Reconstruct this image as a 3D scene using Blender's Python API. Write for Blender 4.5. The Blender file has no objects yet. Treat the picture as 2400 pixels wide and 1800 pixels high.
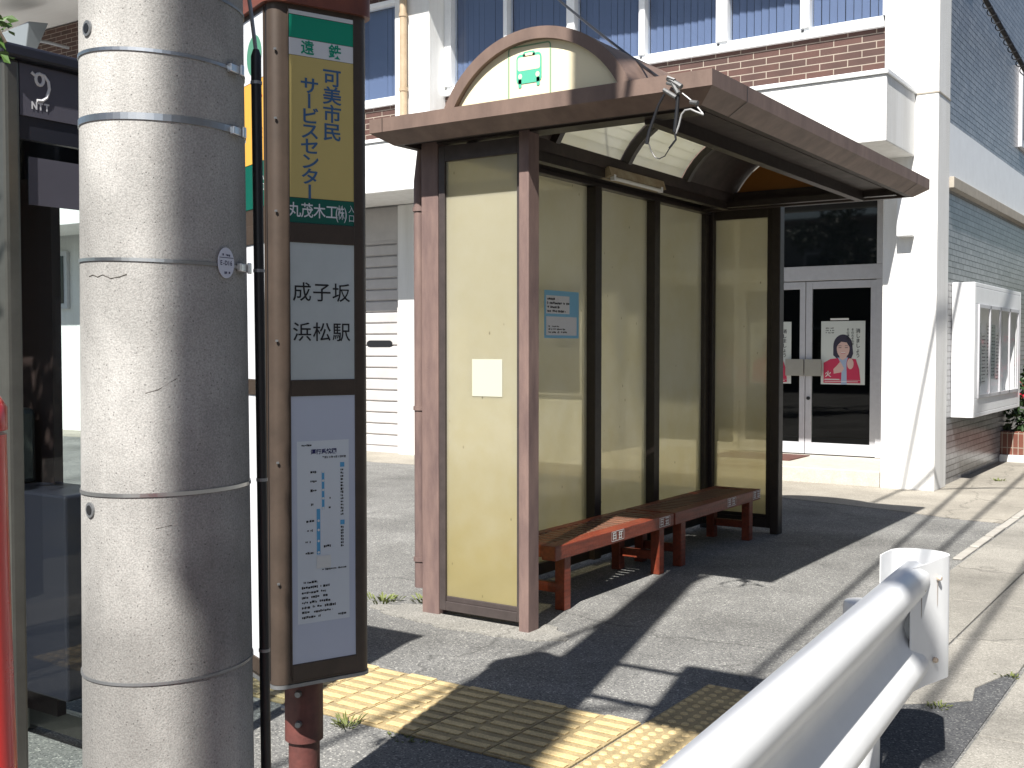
import bpy, math, random
from mathutils import Vector, Matrix
random.seed(7)
R = math.radians
sc = bpy.context.scene
col = sc.collection

# ------------------------------------------------------------------ camera, sky, sun, exposure
cam_d = bpy.data.cameras.new("camera"); cam = bpy.data.objects.new("camera", cam_d); col.objects.link(cam)
cam.location = (0, 0, 1.6)
cam.rotation_euler = (R(90 - 1.886), 0, R(33.964))
cam_d.sensor_width = 36; cam_d.sensor_fit = 'HORIZONTAL'; cam_d.lens = 38.92
cam_d.clip_start = 0.05; cam_d.clip_end = 2000
sc.camera = cam
SUN_DIR = Vector((0.24, -1.0, 1.25)).normalized()        # towards the sun
w = bpy.data.worlds.new("World"); sc.world = w; w.use_nodes = True
nt = w.node_tree
sky = nt.nodes.new('ShaderNodeTexSky'); sky.sky_type = 'NISHITA'; sky.sun_disc = False
sky.sun_elevation = math.asin(SUN_DIR.z); sky.sun_rotation = math.atan2(SUN_DIR.x, SUN_DIR.y)
sky.dust_density = 1.0; sky.air_density = 1.0
nt.links.new(sky.outputs[0], nt.nodes['Background'].inputs[0]); nt.nodes['Background'].inputs[1].default_value = 0.052
sd = bpy.data.lights.new("sun", 'SUN'); sd.energy = 5.0; sd.angle = R(0.55); sd.color = (1, 0.965, 0.905)
so = bpy.data.objects.new("sun", sd); col.objects.link(so); so.rotation_euler = (-SUN_DIR).to_track_quat('-Z', 'Y').to_euler()
sc.view_settings.view_transform = 'Standard'; sc.view_settings.look = 'None'
sc.view_settings.exposure = 0.98; sc.view_settings.gamma = 1
sc.cycles.max_bounces = 8; sc.cycles.transmission_bounces = 8; sc.cycles.transparent_max_bounces = 12
sc.cycles.caustics_reflective = False; sc.cycles.caustics_refractive = False

# ------------------------------------------------------------------ materials
MATS = {}
def mat(name, c, rough=0.6, metal=0.0, var=0.0, vscale=8.0, bump=0.0, bscale=60.0, c2=None, mscale=None, m=0.5, spec=0.5, stretch=None, speck=0.0, sscale=300.0, coat=0.0):
    """plain surface: colour c, mottled with c2 (or a darker c) by noise, small bump, speckles"""
    if name in MATS: return MATS[name]
    M = bpy.data.materials.new(name); M.use_nodes = True; t = M.node_tree; N = t.nodes; L = t.links
    b = N['Principled BSDF']; b.inputs['Roughness'].default_value = rough; b.inputs['Metallic'].default_value = metal
    b.inputs['Specular IOR Level'].default_value = spec
    if coat: b.inputs['Coat Weight'].default_value = coat
    tc = N.new('ShaderNodeTexCoord'); co = tc.outputs['Object']
    if stretch:
        mp = N.new('ShaderNodeMapping'); mp.inputs['Scale'].default_value = stretch; L.new(co, mp.inputs[0]); co2 = mp.outputs[0]
    else: co2 = co
    out = None
    if var > 0 or c2:
        n = N.new('ShaderNodeTexNoise'); n.inputs['Scale'].default_value = vscale; n.inputs['Detail'].default_value = 7; n.inputs['Roughness'].default_value = 0.62
        L.new(co2, n.inputs['Vector'])
        rp = N.new('ShaderNodeValToRGB'); rp.color_ramp.elements[0].position = 0.5 - 0.22 * (1 if not c2 else m * 1.2); rp.color_ramp.elements[1].position = 0.5 + 0.22 * (1 if not c2 else m * 1.2)
        d = c2 if c2 else tuple(x * (1 - var) for x in c)
        rp.color_ramp.elements[0].color = (*d, 1); rp.color_ramp.elements[1].color = (*c, 1)
        L.new(n.outputs['Fac'], rp.inputs[0]); out = rp.outputs[0]
        mr = N.new('ShaderNodeMapRange'); mr.inputs[3].default_value = min(1, rough * 1.15); mr.inputs[4].default_value = rough * 0.85
        L.new(n.outputs['Fac'], mr.inputs[0]); L.new(mr.outputs[0], b.inputs['Roughness'])
    if speck > 0:
        v = N.new('ShaderNodeTexVoronoi'); v.inputs['Scale'].default_value = sscale; L.new(co, v.inputs['Vector'])
        hs = N.new('ShaderNodeMapRange'); hs.inputs[3].default_value = 1 - speck; hs.inputs[4].default_value = 1 + speck
        sp = N.new('ShaderNodeSeparateColor'); L.new(v.outputs['Color'], sp.inputs[0]); L.new(sp.outputs[0], hs.inputs[0])
        mx = N.new('ShaderNodeMix'); mx.data_type = 'RGBA'; mx.blend_type = 'MULTIPLY'; mx.inputs[0].default_value = 1
        if out: L.new(out, mx.inputs[6])
        else: mx.inputs[6].default_value = (*c, 1)
        cb = N.new('ShaderNodeCombineColor')
        for i in range(3): L.new(hs.outputs[0], cb.inputs[i])
        L.new(cb.outputs[0], mx.inputs[7]); out = mx.outputs[2]
    if out: L.new(out, b.inputs['Base Color'])
    else: b.inputs['Base Color'].default_value = (*c, 1)
    if bump > 0:
        nb = N.new('ShaderNodeTexNoise'); nb.inputs['Scale'].default_value = bscale; nb.inputs['Detail'].default_value = 5; L.new(co, nb.inputs['Vector'])
        bp = N.new('ShaderNodeBump'); bp.inputs['Strength'].default_value = bump; bp.inputs['Distance'].default_value = 0.01
        L.new(nb.outputs['Fac'], bp.inputs['Height']); L.new(bp.outputs[0], b.inputs['Normal'])
    MATS[name] = M; return M

def pole_mat(name):
    """spun concrete: pale cement skin, vertical water stains, blotches, fine pits"""
    M = bpy.data.materials.new(name); M.use_nodes = True; t = M.node_tree; N = t.nodes; L = t.links
    b = N['Principled BSDF']; b.inputs['Roughness'].default_value = .9; b.inputs['Specular IOR Level'].default_value = .2
    co = N.new('ShaderNodeTexCoord').outputs['Object']
    def noise(scale, st, det, lo, hi, a, c):
        mp = N.new('ShaderNodeMapping'); mp.inputs['Scale'].default_value = st; L.new(co, mp.inputs[0])
        n = N.new('ShaderNodeTexNoise'); n.inputs['Scale'].default_value = scale; n.inputs['Detail'].default_value = det; n.inputs['Roughness'].default_value = .55; L.new(mp.outputs[0], n.inputs['Vector'])
        m = N.new('ShaderNodeMapRange'); m.inputs[1].default_value = lo; m.inputs[2].default_value = hi; m.inputs[3].default_value = a; m.inputs[4].default_value = c; L.new(n.outputs['Fac'], m.inputs[0]); return m.outputs[0]
    f1 = noise(2.0, (1, 1, .8), 4, .38, .62, .56, 1.06)          # blotches
    f2 = noise(9.0, (1, 1, .07), 5, .3, .7, .84, 1.06)           # water runs
    f3 = noise(260, (1, 1, 1), 2, .3, .7, .74, 1.14)             # sand grain
    v = N.new('ShaderNodeTexVoronoi'); v.inputs['Scale'].default_value = 75; L.new(co, v.inputs['Vector'])
    p = N.new('ShaderNodeMapRange'); p.inputs[1].default_value = .07; p.inputs[2].default_value = .16; p.inputs[3].default_value = .5; p.inputs[4].default_value = 1; L.new(v.outputs['Distance'], p.inputs[0])
    def mul(a, c):
        m = N.new('ShaderNodeMath'); m.operation = 'MULTIPLY'; L.new(a, m.inputs[0]); L.new(c, m.inputs[1]); return m.outputs[0]
    f = mul(mul(f1, f2), mul(f3, p.outputs[0]))
    sc_n = N.new('ShaderNodeVectorMath'); sc_n.operation = 'SCALE'; sc_n.inputs[0].default_value = (.43, .42, .40); L.new(f, sc_n.inputs['Scale']); L.new(sc_n.outputs[0], b.inputs['Base Color'])
    bp = N.new('ShaderNodeBump'); bp.inputs['Strength'].default_value = .3; bp.inputs['Distance'].default_value = .004; L.new(mul(f3, p.outputs[0]), bp.inputs['Height']); L.new(bp.outputs[0], b.inputs['Normal'])
    MATS[name] = M; return M

def brick_mat(name, c1, c2, mortar, bw, bh, mort, axis='XZ', offset=0.5, rough=0.7, bump=0.6, noise=0.0, spec=0.5):
    if name in MATS: return MATS[name]
    M = bpy.data.materials.new(name); M.use_nodes = True; t = M.node_tree; N = t.nodes; L = t.links
    b = N['Principled BSDF']; b.inputs['Roughness'].default_value = rough; b.inputs['Specular IOR Level'].default_value = spec
    tc = N.new('ShaderNodeTexCoord'); s = N.new('ShaderNodeSeparateXYZ'); cb = N.new('ShaderNodeCombineXYZ'); L.new(tc.outputs['Object'], s.inputs[0])
    L.new(s.outputs[axis[0]], cb.inputs[0]); L.new(s.outputs[axis[1]], cb.inputs[1])
    k = N.new('ShaderNodeTexBrick'); k.offset = offset; L.new(cb.outputs[0], k.inputs['Vector'])
    k.inputs['Color1'].default_value = (*c1, 1); k.inputs['Color2'].default_value = (*c2, 1); k.inputs['Mortar'].default_value = (*mortar, 1)
    k.inputs['Scale'].default_value = 1; k.inputs['Mortar Size'].default_value = mort; k.inputs['Brick Width'].default_value = bw; k.inputs['Row Height'].default_value = bh
    k.inputs['Mortar Smooth'].default_value = 0.1; k.inputs['Bias'].default_value = 0
    o = k.outputs['Color']
    n = N.new('ShaderNodeTexNoise'); n.inputs['Scale'].default_value = 5; n.inputs['Detail'].default_value = 6; L.new(tc.outputs['Object'], n.inputs['Vector'])
    mr = N.new('ShaderNodeMapRange'); mr.inputs[3].default_value = 1 - 0.35 - noise; mr.inputs[4].default_value = 1.25 + noise; L.new(n.outputs['Fac'], mr.inputs[0])
    mx = N.new('ShaderNodeVectorMath'); mx.operation = 'SCALE'; L.new(o, mx.inputs[0]); L.new(mr.outputs[0], mx.inputs['Scale'])
    L.new(mx.outputs[0], b.inputs['Base Color'])
    bp = N.new('ShaderNodeBump'); bp.inputs['Strength'].default_value = bump; bp.inputs['Distance'].default_value = 0.008; bp.invert = True
    L.new(k.outputs['Fac'], bp.inputs['Height']); L.new(bp.outputs[0], b.inputs['Normal'])
    MATS[name] = M; return M

def frosted(name, tint, refr=0.4, rough=0.3, soft=0.25):
    M = bpy.data.materials.new(name); M.use_nodes = True; t = M.node_tree; N = t.nodes; L = t.links
    N.remove(N['Principled BSDF']); o = N['Material Output']
    tc = N.new('ShaderNodeTexCoord'); n = N.new('ShaderNodeTexNoise'); n.inputs['Scale'].default_value = 1.6; n.inputs['Detail'].default_value = 8; n.inputs['Roughness'].default_value = 0.68
    L.new(tc.outputs['Object'], n.inputs['Vector'])
    rp = N.new('ShaderNodeValToRGB'); rp.color_ramp.elements[0].position = 0.3; rp.color_ramp.elements[1].position = 0.72
    rp.color_ramp.elements[0].color = (tint[0] * .92, tint[1] * .90, tint[2] * .80, 1); rp.color_ramp.elements[1].color = (*tint, 1); L.new(n.outputs['Fac'], rp.inputs[0])
    # tint grows yellower towards the foot of the panel; small dark flecks
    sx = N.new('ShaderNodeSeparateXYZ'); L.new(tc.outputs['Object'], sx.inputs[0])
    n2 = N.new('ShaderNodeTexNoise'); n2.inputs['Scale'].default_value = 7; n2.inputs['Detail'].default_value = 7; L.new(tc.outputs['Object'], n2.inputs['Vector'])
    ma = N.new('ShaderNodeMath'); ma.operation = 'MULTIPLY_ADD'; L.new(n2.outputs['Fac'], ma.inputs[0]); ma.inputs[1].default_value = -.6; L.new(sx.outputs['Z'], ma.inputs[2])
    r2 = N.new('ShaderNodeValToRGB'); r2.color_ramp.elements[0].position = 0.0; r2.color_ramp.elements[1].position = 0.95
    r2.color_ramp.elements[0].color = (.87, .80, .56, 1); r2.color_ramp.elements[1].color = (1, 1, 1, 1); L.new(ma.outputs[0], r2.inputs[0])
    vo = N.new('ShaderNodeTexVoronoi'); vo.inputs['Scale'].default_value = 9; mpv = N.new('ShaderNodeMapping'); mpv.inputs['Scale'].default_value = (1, 1, .55); L.new(tc.outputs['Object'], mpv.inputs[0]); L.new(mpv.outputs[0], vo.inputs['Vector'])
    mv = N.new('ShaderNodeMapRange'); mv.inputs[1].default_value = .03; mv.inputs[2].default_value = .07; mv.inputs[3].default_value = .5; mv.inputs[4].default_value = 1; L.new(vo.outputs['Distance'], mv.inputs[0])
    cbv = N.new('ShaderNodeCombineColor')
    for q_ in range(3): L.new(mv.outputs[0], cbv.inputs[q_])
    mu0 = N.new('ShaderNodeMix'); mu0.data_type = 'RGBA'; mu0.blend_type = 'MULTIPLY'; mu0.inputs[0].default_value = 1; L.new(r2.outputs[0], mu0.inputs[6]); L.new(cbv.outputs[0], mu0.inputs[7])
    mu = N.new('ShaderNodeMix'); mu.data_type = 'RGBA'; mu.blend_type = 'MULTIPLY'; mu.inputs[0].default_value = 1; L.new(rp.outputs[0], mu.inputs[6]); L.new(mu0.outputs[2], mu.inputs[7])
    c = mu.outputs[2]
    tr = N.new('ShaderNodeBsdfTranslucent'); L.new(c, tr.inputs[0]); df = N.new('ShaderNodeBsdfDiffuse'); L.new(c, df.inputs[0])
    rf = N.new('ShaderNodeBsdfRefraction'); rf.inputs['Roughness'].default_value = rough; rf.inputs['IOR'].default_value = 1.3; L.new(rp.outputs[0], rf.inputs[0])
    gl = N.new('ShaderNodeBsdfGlossy'); gl.inputs['Roughness'].default_value = 0.12
    tp = N.new('ShaderNodeBsdfTransparent'); L.new(rp.outputs[0], tp.inputs[0])
    m1 = N.new('ShaderNodeMixShader'); m1.inputs[0].default_value = 0.56; L.new(tr.outputs[0], m1.inputs[1]); L.new(df.outputs[0], m1.inputs[2])
    m0 = N.new('ShaderNodeMixShader'); m0.inputs[0].default_value = soft; L.new(tp.outputs[0], m0.inputs[1]); L.new(rf.outputs[0], m0.inputs[2])
    m2 = N.new('ShaderNodeMixShader'); m2.inputs[0].default_value = refr; L.new(m1.outputs[0], m2.inputs[1]); L.new(m0.outputs[0], m2.inputs[2])
    fr = N.new('ShaderNodeFresnel'); fr.inputs[0].default_value = 1.35
    ge = N.new('ShaderNodeNewGeometry'); bf = N.new('ShaderNodeMath'); bf.operation = 'SUBTRACT'; bf.inputs[0].default_value = 1; L.new(ge.outputs['Backfacing'], bf.inputs[1])
    mf = N.new('ShaderNodeMath'); mf.operation = 'MULTIPLY'; L.new(bf.outputs[0], mf.inputs[0]); L.new(fr.outputs[0], mf.inputs[1])
    m3 = N.new('ShaderNodeMixShader'); L.new(mf.outputs[0], m3.inputs[0]); L.new(m2.outputs[0], m3.inputs[1]); L.new(gl.outputs[0], m3.inputs[2])
    L.new(m3.outputs[0], o.inputs[0]); return M

def clear_glass(name, tint=(1, 1, 1), through=0.8, ior=1.5, gloss=1.0):
    M = bpy.data.materials.new(name); M.use_nodes = True; t = M.node_tree; N = t.nodes; L = t.links
    N.remove(N['Principled BSDF']); o = N['Material Output']
    tp = N.new('ShaderNodeBsdfTransparent'); tp.inputs[0].default_value = (*[x * through for x in tint], 1)
    gl = N.new('ShaderNodeBsdfGlossy'); gl.inputs['Roughness'].default_value = 0.02
    fr = N.new('ShaderNodeFresnel'); fr.inputs[0].default_value = ior
    m = N.new('ShaderNodeMixShader'); mf = N.new('ShaderNodeMath'); mf.operation = 'MULTIPLY'; ge = N.new('ShaderNodeNewGeometry'); bf = N.new('ShaderNodeMath'); bf.operation = 'MULTIPLY_ADD'; bf.inputs[1].default_value = -gloss; bf.inputs[2].default_value = gloss; L.new(ge.outputs['Backfacing'], bf.inputs[0]); L.new(bf.outputs[0], mf.inputs[1]); L.new(fr.outputs[0], mf.inputs[0]); L.new(mf.outputs[0], m.inputs[0]); L.new(tp.outputs[0], m.inputs[1]); L.new(gl.outputs[0], m.inputs[2]); L.new(m.outputs[0], o.inputs[0])
    return M

def ground_mat(name, base, light, dark, spk, stain, scale=1.0):
    """asphalt / concrete ground: aggregate speckle, broad stains, cracks and gum spots"""
    M = bpy.data.materials.new(name); M.use_nodes = True; t = M.node_tree; N = t.nodes; L = t.links
    b = N['Principled BSDF']; b.inputs['Roughness'].default_value = 0.9; b.inputs['Specular IOR Level'].default_value = 0.25
    tc = N.new('ShaderNodeTexCoord'); co = tc.outputs['Object']
    v = N.new('ShaderNodeTexVoronoi'); v.inputs['Scale'].default_value = 150 * scale; L.new(co, v.inputs['Vector'])
    s = N.new('ShaderNodeSeparateColor'); L.new(v.outputs['Color'], s.inputs[0])
    rp = N.new('ShaderNodeValToRGB'); e = rp.color_ramp.elements
    e[0].position = 0.0; e[0].color = (*dark, 1); e[1].position = 1; e[1].color = (*light, 1)
    x = rp.color_ramp.elements.new(0.45); x.color = (*base, 1); x = rp.color_ramp.elements.new(0.86); x.color = (*base, 1)
    L.new(s.outputs[0], rp.inputs[0])
    n = N.new('ShaderNodeTexNoise'); n.inputs['Scale'].default_value = 0.9; n.inputs['Detail'].default_value = 9; n.inputs['Roughness'].default_value = 0.65; L.new(co, n.inputs['Vector'])
    mr = N.new('ShaderNodeMapRange'); mr.inputs[1].default_value = 0.3; mr.inputs[2].default_value = 0.7; mr.inputs[3].default_value = 1 - stain; mr.inputs[4].default_value = 1 + stain; L.new(n.outputs['Fac'], mr.inputs[0])
    mu = N.new('ShaderNodeVectorMath'); mu.operation = 'SCALE'; L.new(rp.outputs[0], mu.inputs[0]); L.new(mr.outputs[0], mu.inputs['Scale'])
    # pale gum spots
    g = N.new('ShaderNodeTexVoronoi'); g.inputs['Scale'].default_value = 2.6; g.inputs['Randomness'].default_value = 1; L.new(co, g.inputs['Vector'])
    gr = N.new('ShaderNodeMapRange'); gr.inputs[1].default_value = 0.045; gr.inputs[2].default_value = 0.02; gr.inputs[3].default_value = 0; gr.inputs[4].default_value = spk; L.new(g.outputs['Distance'], gr.inputs[0])
    mx = N.new('ShaderNodeMix'); mx.data_type = 'RGBA'; L.new(gr.outputs[0], mx.inputs[0]); L.new(mu.outputs[0], mx.inputs[6]); mx.inputs[7].default_value = (.5, .5, .48, 1)
    # thin cracks
    nz = N.new('ShaderNodeTexNoise'); nz.inputs['Scale'].default_value = 2.2; nz.inputs['Detail'].default_value = 5; L.new(co, nz.inputs['Vector'])
    ad = N.new('ShaderNodeVectorMath'); ad.operation = 'MULTIPLY_ADD'; L.new(nz.outputs['Color'], ad.inputs[0]); ad.inputs[1].default_value = (.5, .5, .5); L.new(co, ad.inputs[2])
    cv = N.new('ShaderNodeTexVoronoi'); cv.feature = 'DISTANCE_TO_EDGE'; cv.inputs['Scale'].default_value = 0.42; L.new(ad.outputs[0], cv.inputs['Vector'])
    cr = N.new('ShaderNodeMapRange'); cr.inputs[1].default_value = 0.0015; cr.inputs[2].default_value = 0.006; cr.inputs[3].default_value = 0.72; cr.inputs[4].default_value = 1; L.new(cv.outputs[0], cr.inputs[0])
    m2 = N.new('ShaderNodeVectorMath'); m2.operation = 'SCALE'; L.new(mx.outputs[2], m2.inputs[0]); L.new(cr.outputs[0], m2.inputs['Scale'])
    L.new(m2.outputs[0], b.inputs['Base Color'])
    bp = N.new('ShaderNodeBump'); bp.inputs['Strength'].default_value = 0.7; bp.inputs['Distance'].default_value = 0.005
    L.new(s.outputs[0], bp.inputs['Height']); L.new(bp.outputs[0], b.inputs['Normal'])
    return M

M_white = mat('white_plaster', (.82, .82, .81), .8, c2=(.66, .655, .63), vscale=2.2, m=.95, bump=.35, bscale=90, stretch=(3, 3, .25))
M_white2 = mat('white_paint_metal', (.80, .81, .82), .38, var=.08, vscale=6, bump=.03, bscale=30)
M_alu = mat('pale_aluminium', (.60, .60, .63), .4, metal=.25, var=.12, vscale=14)
M_bronze = mat('dark_bronze', (.030, .022, .019), .42, var=.35, vscale=20, spec=.5)
M_brown = mat('sun_faded_brown_paint', (.245, .165, .14), .62, c2=(.105, .068, .066), vscale=4, m=1.0, bump=.12, bscale=120, stretch=(3, 3, .7))
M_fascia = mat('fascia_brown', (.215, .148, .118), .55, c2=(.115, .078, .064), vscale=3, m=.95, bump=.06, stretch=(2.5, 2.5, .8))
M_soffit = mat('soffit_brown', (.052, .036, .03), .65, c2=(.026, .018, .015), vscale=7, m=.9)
M_signbr = mat('sign_frame_brown', (.085, .062, .048), .42, var=.3, vscale=14, metal=.2)
M_cap = mat('red_brown_cap', (.23, .07, .04), .45, c2=(.10, .034, .024), vscale=9, m=.9)
M_maroon = mat('maroon_paint', (.155, .052, .044), .5, c2=(.075, .03, .027), vscale=12, m=.7, bump=.15)
M_wood = mat('red_stained_wood', (.24, .045, .019), .48, c2=(.10, .021, .011), vscale=5, m=.9, bump=.3, bscale=40, stretch=(9, .8, 9), coat=.15)
M_slat = mat('worn_wood_slats', (.20, .085, .05), .5, c2=(.085, .045, .03), vscale=5, m=.9, bump=.3, bscale=40, stretch=(.9, 9, 9), coat=.1)
M_conc = pole_mat('pole_concrete')
M_steel = mat('stainless', (.72, .72, .72), .33, metal=1, var=.15, vscale=20)
M_galv = mat('galvanised', (.36, .37, .38), .5, metal=.8, var=.25, vscale=30)
M_black = mat('black_plastic', (.012, .012, .014), .4)
M_ink = mat('black_ink', (.012, .012, .014), .6)
M_blue_ink = mat('blue_ink', (.045, .12, .26), .6)
M_green_ink = mat('green_ink', (.0, .28, .17), .55)
M_greend = mat('dark_green_ink', (.0, .10, .07), .5)
M_yel = mat('faded_yellow_sheet', (.60, .47, .17), .5, var=.07, vscale=4)
M_whites = mat('white_sheet', (.72, .73, .76), .4, var=.06, vscale=5)
M_paper = mat('paper', (.78, .78, .75), .7, var=.05)
M_bluep = mat('bluish_sheet', (.58, .62, .73), .3, var=.06, vscale=4)
M_orange = mat('orange_sheet', (.75, .40, .07), .5)
M_skyblue = mat('sky_blue_ink', (.10, .38, .66), .5)
M_booth = mat('booth_metal', (.16, .16, .145), .35, metal=.7, var=.25, vscale=10)
M_boothd = mat('booth_dark', (.013, .014, .022), .45)
M_boothp = mat('booth_purple_grey', (.085, .082, .105), .5, var=.15)
M_red = mat('red_paint', (.62, .022, .02), .28, var=.08, vscale=6, coat=.5)
M_glassd = mat('dark_window_glass', (.010, .013, .016), .03, spec=.55)
M_blind = mat('blue_grey_blinds', (.125, .155, .235), .4)
M_shut = mat('shutter_grey', (.52, .50, .49), .55, var=.15, vscale=4)
M_brick = brick_mat('brown_brick', (.088, .040, .031), (.062, .031, .025), (.32, .27, .22), .325, .083, .0058)
M_tile = brick_mat('glazed_grey_tile', (.24, .243, .258), (.155, .158, .172), (.025, .025, .027), .20, .0705, .0058, axis='YZ', offset=.5, rough=.28, bump=.9)
M_ledge = mat('beige_ledge', (.40, .36, .30), .7, var=.2)
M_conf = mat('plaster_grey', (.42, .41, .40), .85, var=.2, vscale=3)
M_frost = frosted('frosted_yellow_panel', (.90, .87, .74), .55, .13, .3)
M_frostw = frosted('skylight_panel', (.86, .86, .80), .1)
M_cream = mat('cream_sign_face', (.80, .72, .50), .5, var=.05, vscale=3)
M_glass = clear_glass('clear_glass', (.96, .99, .99), .97)
M_leaf = mat('leaf_green', (.085, .17, .03), .5, c2=(.04, .085, .018), vscale=3, m=.8)
M_leafd = mat('leaf_dark', (.03, .065, .018), .55, c2=(.018, .04, .012), vscale=3, m=.8)
M_bark = mat('bark', (.10, .075, .055), .9, var=.4, vscale=9, bump=.7, bscale=30)
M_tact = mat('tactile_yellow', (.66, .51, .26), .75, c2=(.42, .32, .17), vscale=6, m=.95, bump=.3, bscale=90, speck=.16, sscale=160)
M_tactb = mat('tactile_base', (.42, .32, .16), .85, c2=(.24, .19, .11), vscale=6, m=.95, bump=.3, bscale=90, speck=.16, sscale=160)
M_grout = mat('dark_joint', (.06, .055, .045), .9)
M_terr = mat('step_stone', (.52, .49, .43), .7, c2=(.42, .39, .34), vscale=9, m=.8, speck=.12, sscale=120)
M_mat = mat('brown_mat', (.12, .05, .04), .9, var=.3, vscale=30)
M_skin = mat('printed_skin', (.68, .47, .42), .5)
M_hair = mat('printed_hair', (.03, .025, .05), .5)
M_jack = mat('printed_red', (.55, .03, .09), .5)
M_flower = mat('red_flower', (.6, .03, .06), .6)
M_planter = brick_mat('planter_brick', (.17, .055, .035), (.12, .045, .03), (.30, .25, .2), .07, .2, .006, offset=0, rough=.6)
M_lens = mat('lamp_lens', (.20, .22, .23), .15)
M_stick = mat('white_marking', (.62, .62, .60), .6)
M_amber = mat('amber_panel', (.30, .12, .02), .5)
M_asph = ground_mat('asphalt', (.185, .183, .175), (.40, .39, .36), (.085, .085, .085), .35, .38)
M_asphd = ground_mat('asphalt_patch', (.085, .087, .09), (.22, .22, .21), (.04, .04, .045), .1, .15)
M_pave = ground_mat('pale_concrete', (.285, .27, .24), (.40, .38, .34), (.18, .17, .15), .1, .3, 1.2)
M_pave2 = ground_mat('apron_concrete', (.325, .30, .255), (.42, .39, .34), (.22, .20, .17), .1, .26, 1.2)
M_kerb = mat('kerb_concrete', (.42, .40, .36), .85, c2=(.30, .28, .25), vscale=7, m=.9, bump=.4, bscale=80)

# ------------------------------------------------------------------ text outlines
_gc = {}
def glyph(s, off=0.0):
    k = (s, off)
    if k in _gc: return _gc[k]
    c = bpy.data.curves.new('g', 'FONT'); c.body = s; c.size = 1; c.resolution_u = 3; c.offset = off; c.fill_mode = 'FRONT'
    o = bpy.data.objects.new('g', c); col.objects.link(o)
    dg = bpy.context.evaluated_depsgraph_get(); me = bpy.data.meshes.new_from_object(o.evaluated_get(dg))
    vs = [(v.co.x, v.co.y) for v in me.vertices]; fs = [tuple(p.vertices) for p in me.polygons]
    bpy.data.objects.remove(o); bpy.data.curves.remove(c); bpy.data.meshes.remove(me)
    _gc[k] = (vs, fs); return _gc[k]

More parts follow.
